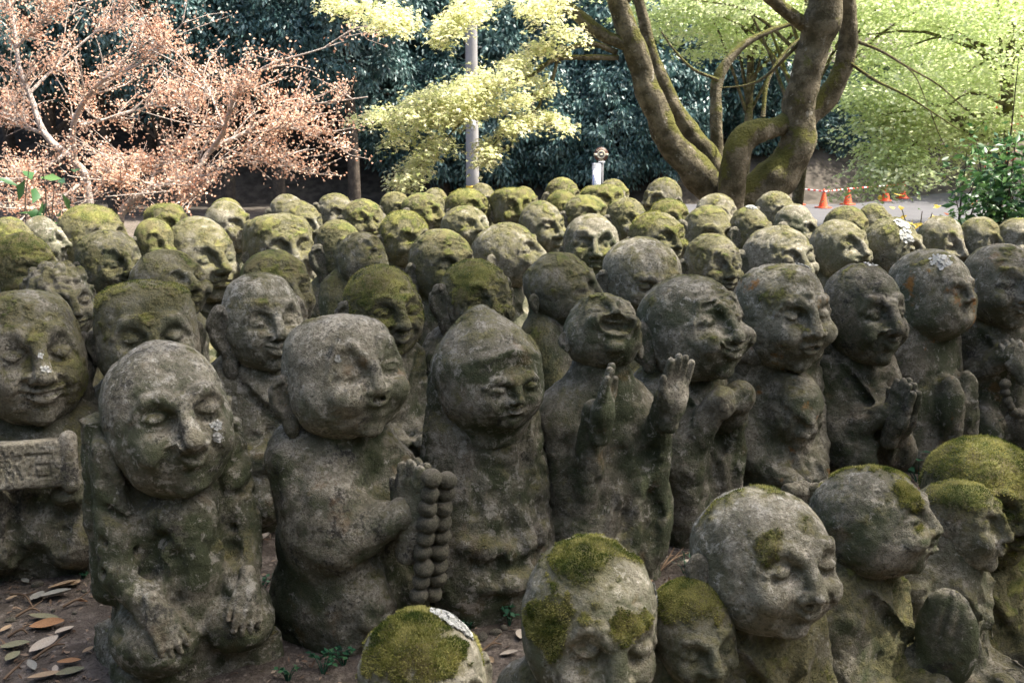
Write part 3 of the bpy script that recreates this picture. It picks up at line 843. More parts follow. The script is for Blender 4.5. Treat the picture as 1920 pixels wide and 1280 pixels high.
def ex_a3(V, W, D, zs):
    hw, hd = W / 2, D / 2
    for s in (-1, 1):
        V.ell((s * hw * .70, -.05, zs - .22), (.115, .135, .17), .05)
        V.cap((s * hw * .72, -.12, zs - .27), (s * .035, -hd - .085, zs - .19), .080, .048, .03)
        V.ell((s * hw * .48, -hd * .55, .15), (hw * .54, .16, .135), .03)
    V.poly([(0, -hd - .2, .02), (0, -hd - .02, .26)], .016, .03, 's')
S = statue(640, 590, 238, 820, 46, 'stout statue in prayer with two hanging strings of big round beads', Y=2.58, up=4, hy=-14, head=dict(w=.93, d=.92, flat=.10, moss=.04, eye='slit', mouth='open', oh=.055, mw=.15, mz=-.42, smile=0, nl=.6, nw=1.0, ear=1.0, earz=-.22, eary=.2, brow=.42, ez=.04, cheek=1.35, jaw=1.06, wrinkle=0, fold=0, lpatch=[((.90, -.1, -.1), .1), ((-.5, -.72, .35), .05)], nflake=26, flake=.008),
    bwpx=272, body=dict(pose='none', knees=0, D=.33, folds=3, collar=0, extra=[ex_a3], moss=.1), dark=.85, pale=.45, alg=.35, tone=1.22)
praying(S, S[3]['zs'] - .25, -S[3]['D'] / 2 - .10, .20, 6)
for i in range(9):
    for s in (-1, 1):
        bead(S, (s * .030 + .004 * math.sin(i * 2.1), -S[3]['D'] / 2 - .185 + .006 * i, S[3]['zs'] - .075 - i * .0415 - (.018 if s > 0 else 0)), .0262)

def ex_a4(V, W, D, zs):
    hw, hd = W / 2, D / 2
    for s in (-1, 1):
        V.cap((s * .066, .05, zs + .14), (s * .105, .02, zs - .08), .055, .070, .04)
        V.cap((s * .055, .02, zs + .06), (s * .085, .01, zs - .2), .082, .092, .08)
        V.cap((s * .085, .01, zs - .2), (s * .125, -.02, .12), .092, .105, .08)
        V.poly([(s * .085, V.front(s * .085, zs - .02), zs - .02), (s * .08, V.front(s * .08, zs - .13), zs - .13), (s * .10, V.front(s * .10, zs - .26), zs - .26)], .014, .012, 's')
    for z0, r in ((.27, .024), (.17, .02)):
        pts = [(x, V.front(x, z0 - .04 * math.cos(x * 9)), z0 - .04 * math.cos(x * 9)) for x in np.linspace(-.13, .13, 7)]
        V.poly(pts, r, .03)
    V.ell((0, -hd - .0, zs - .12), (.075, .05, .13), .05, 's')
S = statue(918, 572, 172, 835, 28, 'veiled statue with a pointed hood and a calm smiling face', Y=2.72, head=dict(hood=2, sock=.32, fs=.70, fz=-.22, w=.76, d=.82, moss=.24, rough=.6, ear=0, smile=.09, mw=.27, nl=.75, nw=.72, eyecurve=-.05, brow=.02, ez=.02, wrinkle=0, fold=0, cheek=.8, lump=[(x * .125, -.70 + abs(x) * .05, .42 - abs(x) * .04, .07, .05, .05) for x in (-3, -2, -1, 0, 1, 2, 3)]),
    bwpx=235, body=dict(pose='none', knees=0, collar=0, D=.32, lo=1.10, sh=.62, zs=.60, folds=7, extra=[ex_a4], moss=.22), dark=.4, pale=.6, alg=.7, rust=.15, tone=.95)

def ex_a5(V, W, D, zs):
    hw, hd = W / 2, D / 2
    for s in (-1, 1):
        V.cap((s * hw * .82, .0, zs - .12), (s * hw * .95, -.07, .22), .075, .070, .05)
        V.cap((s * hw * .80, -.08, .20), (s * .125, -hd * .95, .595), .062, .038, .03)
        V.ell((s * hw * .82, -hd * .55, .17), (.068, .085, .12), .03)
    V.poly([(.0 + .012 * math.sin(i), V.front(0, .2 + i * .05), .2 + i * .05) for i in range(6)], .008, .04, 's')
S = statue(1130, 550, 156, 698, 34, 'laughing statue throwing its head back with both palms raised', zt=.885, up=40, roll=8, hf=.0, hy=-16, head=dict(w=.92, d=.98, moss=.22, mouth='open', oh=.24, mw=.56, mz=-.42, smile=.08, eye='happy', nl=.8, nw=1.25, ear=.7, earz=-.3, brow=.35, ez=.10, cheek=1.5, wrinkle=2, jaw=1.0),
    bwpx=225, body=dict(pose='none', knees=0, collar=0, D=.34, zs=.60, extra=[ex_a5], moss=.18), dark=.25, pale=.55, alg=.6, tone=1.1)
for s in (-1, 1):
    attach_hand(S, -s, (s * .122 - .01, -S[3]['D'] / 2 - .035, .575), (R(4), R(s * 5), R(s * 10 - 8) if s > 0 else R(48)), .12, .08, .175)

def ex_a6(V, W, D, zs):
    hw, hd = W / 2, D / 2
    for s in (-1, 1):
        V.cap((s * hw * .8, -.02, zs - .08), (s * hw * .8, -.10, zs - .27), .072, .075, .04)
        V.cap((s * hw * .8, -.10, zs - .27), (s * .045, -hd - .035, zs - .06), .062, .050, .03)
        V.ell((s * .05, -hd - .05, zs - .05), (.05, .045, .055), .02)
        V.cap((s * hw * .72, -hd * .7, zs - .30), (s * hw * .65, -hd * .8, .10), .07, .055, .05)
S = statue(1298, 515, 178, 715, 48, 'grinning statue with deep face folds and sleeves gathered under its chin', zt=.89, up=8, head=dict(w=.86, d=1.0, moss=.16, mw=.46, smile=.16, eye='happy', nl=.75, nw=1.2, ear=1.1, eary=.35, earz=-.15, brow=.34, cheek=1.4, wrinkle=3, jaw=1.0, ez=.12),
    bwpx=190, body=dict(pose='none', knees=0, D=.34, extra=[ex_a6], moss=.15), dark=.35, pale=.6, alg=.55, tone=1.08)

def ex_a7(V, W, D, zs):
    hw, hd = W / 2, D / 2
    V.ell((0, -hd * .75, zs - .16), (.105, .11, .15), .03)
    for (z, r) in ((zs - .17, .060), (zs - .225, .072), (zs - .265, .066)):
        pts = [(x, V.front(x, z - .035 * math.cos(x / r * 1.5)), z - .035 * math.cos(x / r * 1.5)) for x in np.linspace(-r, r, 7)]
        V.poly(pts, .013, .010, 's')
    for s in (-1, 1):
        V.cap((s * hw * .86, .0, zs - .08), (s * hw * .98, -.06, zs - .32), .07, .065, .04)
        V.cap((s * hw * .98, -.06, zs - .32), (s * .05, -hd - .05, zs - .40), .062, .045, .03)
    V.cap((-.11, -.02, zs + .03), (.11, -.02, zs + .03), .075, .075, .03)
S = statue(1470, 495, 180, 692, 36, 'broad statue with rust-stained brow and a round pouch on its belly', zt=.89, head=dict(w=.80, d=.95, flat=.06, moss=.12, mpatch=[((-.45, -.55, .35), .3, .9)], eye='slit', eyecurve=-.05, smile=.08, mouth='open', oh=.05, mw=.22, mz=-.56, nl=1.05, nw=1.1, ear=1.25, earkind=1, earz=-.22, eary=.12, brow=.12, urna=1, jaw=.97, wrinkle=0, fold=0, lpatch=[((.35, -.2, .9), .16)], nflake=40),
    bwpx=195, body=dict(pose='none', knees=0, collar=0, D=.36, extra=[ex_a7], moss=.12), dark=.35, pale=.3, rust=.95, alg=.4, tone=1.1)
clasped(S, S[3]['zs'] - .40, -S[3]['D'] / 2 - .09, .13, .045, 16)

def ex_a8(V, W, D, zs):
    hw, hd = W / 2, D / 2
    for s in (-1, 1):
        V.cap((s * hw * .8, -.02, zs - .09), (s * hw * .95, -.08, zs - .29), .07, .07, .04)
        V.cap((s * hw * .95, -.08, zs - .29), (s * .03, -hd - .06, zs - .17), .062, .05, .03)
        V.ell((s * hw * .56, -hd * .75, .20), (.10, .12, .11), .02)
S = statue(1625, 492, 140, 682, 42, 'slim bald statue with closed eyes and palms pressed together', zt=.875, head=dict(w=.70, d=.80, moss=.08, eye='slit', eyecurve=.05, smile=.08, mw=.25, nl=.9, ear=1.05, earkind=1, eary=.3, earz=-.2, jaw=.88, brow=.15, wrinkle=0, lpatch=[((.1, -.15, .98), .14)], nflake=20, flake=.008),
    bwpx=165, body=dict(pose='none', knees=0, D=.33, W=.36, extra=[ex_a8], moss=.08), dark=.45, pale=.4, alg=.75, tone=.82, rust=.1)
praying(S, S[3]['zs'] - .22, -S[3]['D'] / 2 - .085, .19, 12)

def ex_a9(V, W, D, zs):
    hw, hd = W / 2, D / 2
    for s in (-1, 1):
        V.cap((s * hw * .5, 0.02, zs + .06), (s * hw * .72, 0, .15), .10, .12, .08)
        V.ell((s * .055, -hd - .02, zs - .27), (.055, .06, .15), .02, rot=(R(-8), 0, R(s * 12)))
        for k in (-1, 0, 1):
            V.poly([(s * .06 + k * .022, V.front(s * .06 + k * .022, zs - .27 - j * .03), zs - .27 - j * .03) for j in range(4)], .005, .01, 's')
S = statue(1755, 466, 150, 640, 56, 'tall shrouded statue with a fine-nosed face and leaf-shaped folded hands', zt=.885, up=3, head=dict(hood=1, fs=.74, fz=-.08, w=.82, d=.92, flat=.10, moss=.12, ear=0, eye='open', eyecurve=.03, smile=.08, mw=.22, nl=1.25, nw=.85, brow=.1, wrinkle=0, fold=0, cheek=.7, lpatch=[((-.3, -.5, .75), .25)], nflake=30),
    bwpx=170, body=dict(pose='none', knees=0, collar=0, D=.36, W=.40, extra=[ex_a9], moss=.1), dark=.3, pale=.5, rust=.9, alg=.5, tone=.95)

def ex_a10(V, W, D, zs):
    hw, hd = W / 2, D / 2
    for s in (-1, 1): V.cap((s * hw * .85, -.05, zs - .25), (s * .05, -hd - .04, zs - .10), .06, .05, .03)
S = statue(1885, 455, 140, 612, 34, 'pale-topped long-eared statue with a looped necklace of round beads', zt=.89, head=dict(w=.82, d=.92, moss=.12, eye='slit', smile=.1, ear=1.25, earkind=1, eary=.2, earz=-.1, brow=.2, wrinkle=0, jaw=.95),
    body=dict(pose='none', knees=1, D=.34, W=.40, extra=[ex_a10], moss=.1), dark=.5, pale=.3, rust=.3, alg=.4, tone=1.0)
attach_hand(S, 1, (-.03, -S[3]['D'] / 2 - .09, S[3]['zs'] - .16), (R(10), R(20), R(160)), .5, .1, .15)
for i in range(13):
    a = math.pi * (i / 12.)
    bead(S, (-.10 * math.cos(a), -S[3]['D'] / 2 - .10 - .012 * math.sin(a), S[3]['zs'] - .21 - .13 * math.sin(a)), .020)

# --- near row on the lower step, mostly heads
mossy = 'moss'
statue(790, 1160, 262, 1430, 20, 'near statue with domed crown half under yellow moss and white lichen', Y=1.78, head=dict(w=.86, moss=.15, mpatch=[((-.35, -.25, .85), .62, 1.0), ((.9, .1, .35), .3, .8), ((.15, -.6, .55), .22, .9)], lpatch=[((.45, .0, .86), .30), ((.62, -.15, .72), .16)], nflake=420, flake=.0085, blades=15000, bl=.0075, ear=.9, wrinkle=0), body=dict(W=.38), dark=.0, pale=.05, alg=.1, tone=1.35)
statue(1108, 1018, 238, 1320, 22, 'near statue looking down with moss in patches over a pinkish brow', Y=2.0, up=-14, roll=5, head=dict(w=.80, d=.88, jaw=.95, moss=.18, mpatch=[((-.3, -.0, .95), .45, 1.0), ((-.72, -.35, .25), .4, 1.0), ((.05, -.75, .42), .18, 1.0), ((.35, -.72, .45), .14, .9)], lpatch=[((.80, -.05, .30), .16)], nflake=110, flake=.008, blades=15000, bl=.007, ear=0, brow=.3, nw=1.2, eyecurve=-.05, wrinkle=0), body=dict(W=.36), dark=.35, pale=.15, alg=.5, tone=1.3)
statue(1305, 1093, 158, 1290, 24, 'small near statue with a mossy cap leaning beside a bigger one', Y=2.02, up=-8, roll=-7, head=dict(w=.78, d=.86, moss=.30, mpatch=[((.0, -.1, .9), .55, 1.0)], blades=9000, bl=.0065, ear=0, brow=.2, wrinkle=0), body=dict(W=.28), dark=.25, pale=.1, alg=.35, tone=1.3)
S = statue(1436, 922, 256, 1185, 40, 'near bald statue with sleepy eyes, round ear and a faint smile', Y=2.10, up=4, roll=5, head=dict(w=.94, d=.98, jaw=.95, moss=.10, mpatch=[((-.5, -.7, .30), .24, 1.0)], eye='slit', eyecurve=-.07, smile=.14, mw=.25, nl=1.1, nw=1.05, ear=.72, eary=.12, earz=-.12, earkind=0, brow=.22, blades=1500, bl=.006, wrinkle=0), body=dict(W=.42, pose='pray', moss=.45), dark=.25, pale=.35, alg=.55, tone=1.15)

S = statue(1640, 878, 205, 1085, 74, 'near statue with upturned nose, moss along its brow and praying hands', Y=2.36, up=12, roll=6, head=dict(w=.92, d=1.02, moss=.12, mpatch=[((.2, -.45, .80), .32, 1.0), ((-.25, -.8, .42), .3, 1.0), ((.3, .3, .9), .2, .8)], eye='slit', mouth='pout', mw=.16, nl=.5, nw=1.25, ear=.0, brow=.12, cheek=1.3, blades=8000, bl=.007, wrinkle=0, fold=0), body=dict(W=.40, pose='pray', D=.36, moss=.35), dark=.5, pale=.2, alg=.6, tone=1.15)
def mitt(V):
    V.ell((0, 0, 0), (.046, .075, .135), .02, rot=(R(-14), 0, 0)); V.cap((0, .05, -.12), (0, .12, -.2), .055, .06, .04)
    for s in (-1, 1):
        for k in range(4): V.poly([(s * .050, -.055 + k * .034, -.06), (s * .044, -.085 + k * .034 + .03, .02), (s * .026, -.085 + k * .030 + .045, .115)], .0062, .006, 's')
o_ = link('hand', part_mesh('hand', mitt, (-.12, -.16, -.28), (.12, .22, .18), .0052, 66, .002, .1), STONE, S[0], (0, -S[3]['D'] / 2 - .055, S[3]['zs'] - .14), (R(12), 0, 0)); props(o_, S[4])
statue(1808, 908, 112, 1075, 70, 'small flat-topped near statue with a sharp nose, in profile', Y=2.50, up=6, head=dict(w=.70, d=.86, flat=.25, moss=.40, mpatch=[((-.2, -.2, .85), .5, 1.0)], nl=1.0, nw=1.0, ear=0, blades=5000, bl=.006, jaw=.8, wrinkle=0), body=dict(W=.27), dark=.2, pale=.2, alg=.4, tone=1.25)
statue(1855, 825, 205, 1050, 40, 'big near statue with a wide shaggy moss cap and dark body', Y=2.74, head=dict(w=.92, moss=.62, mpatch=[((0, -.2, .9), .8, 1.0)], blades=15000, bl=.010, ear=.8), body=dict(W=.46, pose='clasp', moss=.5), dark=.5, pale=.1, alg=.8, tone=.9)

# --- second row
ROWB = [
 (103, 487, 128, 640, 22, 'curly-haired statue with a forehead dot behind the tablet holder', dict(head=dict(curls=1, urna=1, moss=.30, smile=.04, eyecurve=-.06, ear=1.0, w=.76), dark=.35, pale=.3)),
 (268, 528, 180, 740, 6, 'square flat-topped statue with a shadowed brow and short nose', dict(head=dict(w=.82, d=.9, flat=.20, sq=1, moss=.36, nl=.8, ear=.7, earkind=0, earz=-.05, ez=-.05, mz=-.6, wrinkle=0, mpatch=[((-.6, -.2, .75), .3, 1.0)], blades=2500, bl=.008), dark=.5, alg=.7, pale=.4)),
 (487, 512, 146, 695, 22, 'full-lipped statue with large flared ears and a lit face', dict(head=dict(w=.76, flat=.06, moss=.16, mouth='pout', mw=.34, smile=.06, eye='open', nl=1.1, nw=1.15, ear=1.35, earkind=1, earz=-.1, brow=.2, wrinkle=0), pale=.7, dark=.4, tone=1.2, alg=.3)),
 (716, 497, 140, 668, 26, 'gently smiling statue with a green moss cap and open fan ear', dict(head=dict(w=.80, moss=.62, smile=.12, mw=.30, eye='happy', eyecurve=.06, ear=1.05, brow=.14, wrinkle=0, nl=1.0, blades=5000, bl=.008), pale=.4, dark=.35, tone=1.1, alg=.35)),
 (892, 486, 134, 640, 30, 'mossy-crowned statue peering over the pointed hood', dict(head=dict(w=.86, moss=.50, eye='open', brow=.4, ear=1.2, earz=.0, nl=1.0, wrinkle=0, mpatch=[((-.5, -.6, .5), .4, 1.0)], blades=4000, bl=.008), alg=.7, dark=.2)),
 (1052, 473, 132, 612, 78, 'smooth round statue turned away with a long crack in its crown', dict(head=dict(face=1, w=.92, moss=.30, ear=.6, eary=.5, jaw=.9), alg=.45, dark=.3)),
 (1206, 446, 150, 590, 30, 'wide-domed statue bowing behind the laughing one', dict(up=-14, head=dict(w=1.0, d=1.02, moss=.20, ear=.85, eary=.1, wrinkle=0, eye='slit'), pale=.5, dark=.3, alg=.6)),
 (1338, 437, 112, 560, 34, 'lean statue with a heavy moss-covered brow and deep-set eyes', dict(head=dict(w=.80, moss=.40, brow=.5, smile=.0, ear=1.0, eary=.2), dark=.55, alg=.6)),
 (1462, 422, 130, 552, 44, 'big-eared statue with a round bulging eye and jutting muzzle', dict(up=4, head=dict(w=.94, d=1.0, moss=.22, eye='bulge', nl=.8, ear=1.35, earkind=0, eary=.42, lump=[(0, -.86, -.45, .38, .3, .22)], mw=.4, mz=-.62), alg=.5)),
 (1578, 410, 106, 528, 52, 'happily laughing statue with an arched eye and mossy ear', dict(up=8, head=dict(w=.86, moss=.26, eye='happy', eyecurve=.1, mouth='open', oh=.09, smile=.12, mw=.32, ear=1.05, eary=.45, wrinkle=0, nl=1.0), pale=.2, tone=1.1)),
 (1678, 407, 106, 530, 75, 'domed statue with a branching white lichen on its crown', dict(head=dict(w=.9, moss=.28, ear=0, lpatch=[((-.2, -.35, .72), .3), ((-.45, -.55, .45), .25)], nflake=80, flake=.012), pale=.3)),
 (1772, 404, 88, 520, 50, 'round-eared statue with sunken eye behind the shrouded one', dict(head=dict(w=.78, moss=.24, ear=1.1, eary=.3, nl=1.2, brow=.4), dark=.35)),
 (1845, 406, 80, 512, 58, 'beak-nosed statue beside the round-eared one near the bush', dict(head=dict(w=.76, moss=.38, nl=1.6, brow=.4, ear=.8, eary=.3), dark=.3)),
 (1912, 408, 74, 500, 45, 'plain rounded statue standing in front of the leafy bush', dict(head=dict(w=.8, moss=.28), dark=.3)),
]
for u, vt, w_, ch, yaw, lab, kw in ROWB: statue(u, vt, w_, ch, yaw, lab, **kw)

# --- the crowd behind
BK = 'moss-topped statues crowded in the rear ranks'
CL = 'small round stone head with mossy crown in the rear ranks'
ROWC = [
 (40, 437, 112, 590, 24, 'dark statue under thick green moss behind the curly-haired one', dict(head=dict(moss=.75, blades=2500, bl=.011), dark=.5, alg=.8)),
 (18, 407, 84, 520, 30, 'brown mossy dome beside a pale profile at the maple', dict(head=dict(moss=.5))),
 (78, 404, 62, 500, 62, 'pale statue turned in sharp profile under the pink maple', dict(zt=.87, head=dict(moss=.1, nl=1.5), tone=1.25, pale=.6)),
 (200, 430, 118, 560, 30, 'heavy-browed statue with deep eyes and a big drooping nose', dict(head=dict(nl=1.5, nw=1.2, brow=.5, moss=.36, eye='bulge', ear=.8, wrinkle=0), alg=.6)),
 (312, 467, 138, 605, 36, 'jolly statue with many smile wrinkles behind the flat-topped one', dict(up=10, head=dict(eye='happy', smile=.18, mw=.42, wrinkle=3, moss=.38, cheek=1.4, w=.95, ear=.9, eary=.3), tone=1.15)),
 (372, 405, 122, 565, 32, 'stern long-faced statue with closed slit eyes and straight nose', dict(head=dict(nl=1.2, smile=-.03, moss=.34, ear=1.0, wrinkle=0, w=.76), dark=.35)),
 (514, 468, 132, 620, 30, 'green-capped statue with a drooping eye behind the full-lipped one', dict(head=dict(moss=.55, ear=1.1, eary=.1))),
 (520, 401, 122, 540, 24, 'broad blunt statue with eroded brow and lichen-flecked crown', dict(head=dict(moss=.38, flat=.12, sq=1, ear=.5, nl=.5), dark=.4)),
 (676, 434, 118, 530, 34, 'hooded statue gazing upward with a sunlit nose', dict(up=24, head=dict(hood=1, fs=.80, fz=-.05, ear=0, moss=.36, w=.95, d=1.0, wrinkle=0, fold=0), tone=1.2)),
 (636, 411, 92, 540, 40, 'narrow mossy statue behind the upward-gazing hooded one', dict(zt=.90, head=dict(moss=.45))),
 (828, 429, 122, 570, 34, 'grimacing statue with lined cheeks and brown moss', dict(head=dict(moss=.45, wrinkle=3, smile=-.05, mw=.42, w=.84, ear=.8), dark=.3)),
 (950, 417, 120, 540, 68, 'profile statue thrusting its jaw forward as if whistling', dict(up=10, head=dict(w=.92, d=1.0, moss=.32, mouth='open', oh=.08, mw=.2, lump=[(0, -.9, -.42, .34, .34, .26)], ear=.8, nl=1.2), dark=.3)),
 (758, 395, 96, 500, 30, 'tall-domed statue with puckered mouth and moss crown', dict(head=dict(moss=.52, mouth='pout', mw=.2, ear=.9, blades=2500, bl=.011))),
 (872, 386, 104, 470, 34, 'wide beaming statue with light on its nose and cheeks', dict(up=8, head=dict(moss=.34, w=1.05, d=1.05, nl=1.1, smile=.15, mw=.4, ear=.5), tone=1.25)),
 (1017, 376, 86, 480, 44, 'long-nosed statue with a grooved forehead behind the whistling one', dict(head=dict(moss=.32, nl=1.3, wrinkle=2, ear=.8, eary=.4))),
 (1110, 400, 100, 525, 8, 'sunlit statue with a sharp nose, heavy eyelids and mossy cheeks', dict(up=4, head=dict(moss=.14, mpatch=[((.4, -.7, -.25), .3, 1.0), ((-.4, -.7, -.15), .25, .8)], brow=.32, nl=1.35, nw=.95, eye='open', ear=.4, wrinkle=0, w=.82, smile=-.05, mw=.3), tone=1.05, pale=.3)),
 (1233, 397, 104, 500, 44, 'statue with tufted moss hair and lips in profile', dict(head=dict(moss=.42, mouth='pout', ear=.8, eary=.3, blades=2500, bl=.011), pale=.4)),
 (1332, 385, 100, 500, 26, 'wide-eyed bald statue with a big ear catching the light', dict(head=dict(moss=.36, eye='open', ear=1.2, earz=.1, w=.84, wrinkle=0), tone=1.15)),
 (1410, 387, 76, 490, 50, 'statue with a pale lichen patch on its mossy crown', dict(head=dict(moss=.40, lpatch=[((0, -.1, .97), .22)], nflake=40, flake=.013))),
 (1495, 382, 80, 480, 66, 'grey bald statue showing one large ear toward the tree', dict(head=dict(moss=.16, ear=1.35, eary=.1, earkind=0), alg=.5)),
 (1456, 358, 74, 440, 40, 'statue with a curled ear standing under the mossy trunk', dict(head=dict(moss=.34, ear=1.2))),
 (1345, 363, 78, 440, 36, CL, dict()), (1257, 373, 72, 450, 30, 'low statue with a shaggy green moss wig near the trunk', dict(zt=.86, head=dict(moss=.8, blades=3000, bl=.013))),
 (1176, 370, 76, 460, 34, CL, dict()), (1100, 365, 90, 450, 30, CL, dict()),
 (1130, 348, 84, 420, 30, 'flat wide statue thickly capped in yellow-green moss', dict(head=dict(moss=.85, flat=.3, ear=.6, blades=3000, bl=.013))),
 (1152, 335, 56, 405, 40, 'half bare, half mossy dome below the bus stop sign', dict(head=dict(moss=.2, mpatch=[((.5, 0, .6), .8, 1.0)]), tone=1.3)),
 (1056, 332, 66, 410, 36, 'dark mossy statue with a knobbly ear left of the bus stop', dict(head=dict(moss=.55, ear=1.2), alg=.8)),
 (1056, 356, 62, 430, 30, 'bright lime-green moss dome in the rear ranks', dict(zt=.87, head=dict(moss=.95, blades=3000, bl=.012))),
 (960, 353, 74, 440, 24, 'blocky flat-topped statue under green moss in the rear', dict(head=dict(moss=.7, flat=.25, sq=1, ear=.5, blades=2500, bl=.012), dark=.4)),
 (985, 349, 44, 420, 40, CL, dict(zt=.87)), (906, 343, 52, 415, 40, 'small statue with a hooked nose below the utility pole', dict(head=dict(moss=.3, nl=1.5))),
 (876, 353, 86, 430, 40, 'wide mossy statue with slanting brow below the pole', dict(up=10, head=dict(moss=.7, w=1.05, ear=.6, blades=2500, bl=.012))),
 (817, 352, 52, 420, 30, CL, dict()), (792, 361, 80, 440, 50, 'statue with hollow moss-grown eyes turned to its companion', dict(head=dict(moss=.6, brow=.5, nl=1.3))),
 (742, 359, 60, 430, 30, CL, dict()), (680, 373, 80, 460, 20, 'brown moss-capped statue with a scowling brow', dict(head=dict(moss=.6, brow=.5, smile=-.05))),
 (628, 362, 70, 440, 24, 'small-eared statue at the edge of the dark hedge', dict(head=dict(moss=.36, ear=1.0, earz=.2))),
 (538, 363, 68, 440, 24, CL, dict()), (562, 376, 84, 470, 40, 'grey-patched statue with a lumpy profile in the rear', dict(head=dict(moss=.36, nl=1.4), pale=.6)),
 (425, 375, 82, 475, 40, 'squinting statue whose nose catches the sun by the maple', dict(up=6, head=dict(moss=.3, nl=1.4, eye='happy'), tone=1.2)), (424, 371, 62, 440, 30, CL, dict(zt=.90, Y=7.6)),
 (310, 382, 76, 470, 30, 'flat green mossy crown beside the pink maple', dict(head=dict(moss=.8, flat=.2, blades=2000, bl=.011))),
 (288, 409, 72, 510, 26, 'statue with dark hollow eye and lime moss brow', dict(head=dict(moss=.7, brow=.5))),
 (168, 383, 112, 520, 32, 'big tilted statue with green moss band across its crown', dict(head=dict(moss=.5, mpatch=[((0, -.3, .85), .5, 1.0)], w=.9, blades=2500, bl=.011))),
 (1243, 332, 70, 415, -40, 'statue facing the other way with a carved smile below the trunk', dict(head=dict(moss=.3, smile=.15, eye='happy', ear=.8))),
 (1590, 386, 80, 480, 40, 'statue with sunlit moss crown before the road', dict(head=dict(moss=.5))), (1643, 381, 66, 470, 60, 'low-browed statue in profile before the traffic cones', dict(head=dict(moss=.4, brow=.5, nl=1.3))),
]
for u, vt, w_, ch, yaw, lab, kw in ROWC:
    if lab == CL: kw = dict(kw, group=BK)
    statue(u, vt, w_, ch, yaw, lab, **kw)

# ------------------------------------------------------------------ vegetation
class MB:
    def __init__(s): s.V, s.F, s.n = [], [], 0
    def tube(s, pts, rad, sides=8, sub=4, seed=None, lump=0.):
        pts = [np.array(p, float) for p in pts]; rad = list(rad)
        if sub > 1 and len(pts) > 2:
            P, Rr = [], []
            ext = [2 * pts[0] - pts[1]] + pts + [2 * pts[-1] - pts[-2]]
            for i in range(len(pts) - 1):
                a, b, c, d = ext[i:i + 4]
                for j in range(sub):
                    t = j / sub
                    P.append(.5 * ((2 * b) + (c - a) * t + (2 * a - 5 * b + 4 * c - d) * t * t + (3 * b - a - 3 * c + d) * t ** 3))
                    Rr.append(rad[i] + (rad[i + 1] - rad[i]) * t)
            P.append(pts[-1]); Rr.append(rad[-1]); pts, rad = P, Rr
        n = len(pts); P = np.array(pts)
        T = np.gradient(P, axis=0); T /= np.linalg.norm(T, axis=1, keepdims=True) + 1e-9
        u = np.cross(T[0], (0, 0, 1.)); 
        if np.linalg.norm(u) < .1: u = np.cross(T[0], (1., 0, 0))
        u /= np.linalg.norm(u)
        ang = np.arange(sides) * 2 * math.pi / sides
        rings = []
        for i in range(n):
            u = u - T[i] * (u @ T[i]); u /= np.linalg.norm(u); w = np.cross(T[i], u)
            rings.append(P[i] + rad[i] * (np.cos(ang)[:, None] * u + np.sin(ang)[:, None] * w))
        Vv = np.concatenate(rings)
        if lump:
            C = np.repeat(P, sides, 0); nn = fbm(Vv, 4.5, seed or 1, 4) - .5 + .35 * (fbm(Vv * np.array([3., 3., .6]), 7., (seed or 1) + 4, 2) - .5)
            Vv = C + (Vv - C) * (1 + nn[:, None] * lump * 2)
        i = np.arange(n - 1)[:, None] * sides; j = np.arange(sides)[None, :]; j2 = (j + 1) % sides
        F = np.stack([(i + j), (i + j2), (i + sides + j2), (i + sides + j)], -1).reshape(-1, 4) + s.n
        s.V.append(Vv); s.F.append(F); s.n += len(Vv)
    def build(s, name, mat, parent=None, smooth=True):
        return link(name, mesh_np(name, np.concatenate(s.V), np.concatenate(s.F), smooth), mat, parent)
def leaf_mesh(name, O, D, L, W, seed, lv=None, fold=.25, up=None):
    """O origins, D directions -> folded four-cornered leaves (two triangles)"""
    rng = np.random.default_rng(seed); n = len(O)
    D = D / (np.linalg.norm(D, axis=1, keepdims=True) + 1e-9)
    up = rng.normal(0, 1, (n, 3)) if up is None else up
    S_ = np.cross(D, up); S_ /= np.linalg.norm(S_, axis=1, keepdims=True) + 1e-9
    N = np.cross(S_, D)
    l = (L * rng.uniform(.65, 1.2, n))[:, None]; w = (W * rng.uniform(.7, 1.2, n))[:, None]
    mid = O + D * l * .45
    V = np.stack([O, mid + S_ * w * .5 + N * w * fold, O + D * l, mid - S_ * w * .5 + N * w * fold], 1).reshape(-1, 3)
    F = np.arange(4 * n).reshape(n, 4); F = np.concatenate([F[:, [0, 1, 2]], F[:, [0, 2, 3]]])
    lv = np.clip(rng.normal(.5, .25, n), 0, 1) if lv is None else lv
    return mesh_np(name, V, F, False, {'lv': np.repeat(lv, 4)})
def star_mesh(name, O, N, S, seed, lv=None, lobes=5):
    """small maple leaves: a five-pointed fan, N = facing"""
    rng = np.random.default_rng(seed); n = len(O)
    N = N / (np.linalg.norm(N, axis=1, keepdims=True) + 1e-9)
    a = np.cross(N, rng.normal(0, 1, (n, 3))); a /= np.linalg.norm(a, axis=1, keepdims=True) + 1e-9
    b = np.cross(N, a); s = (S * rng.uniform(.6, 1.25, n))[:, None]
    k = lobes * 2 - 2; V = [O]
    for j in range(k + 1):
        th = -2.5 + 5.0 * j / k; r = (1.0 - .22 * abs(j - k / 2) / (k / 2)) if j % 2 == 0 else .42
        V.append(O + (a * math.cos(th) + b * math.sin(th)) * s * r - N * s * .16 * (r > .5))
    m = k + 2; V = np.stack(V, 1).reshape(-1, 3); base = (np.arange(n) * m)[:, None]
    F = np.concatenate([np.concatenate([base, base + j, base + j + 1], 1) for j in range(1, k + 1)])
    lv = np.clip(rng.normal(.5, .25, n), 0, 1) if lv is None else lv
    return mesh_np(name, V, F, False, {'lv': np.repeat(lv, m)})
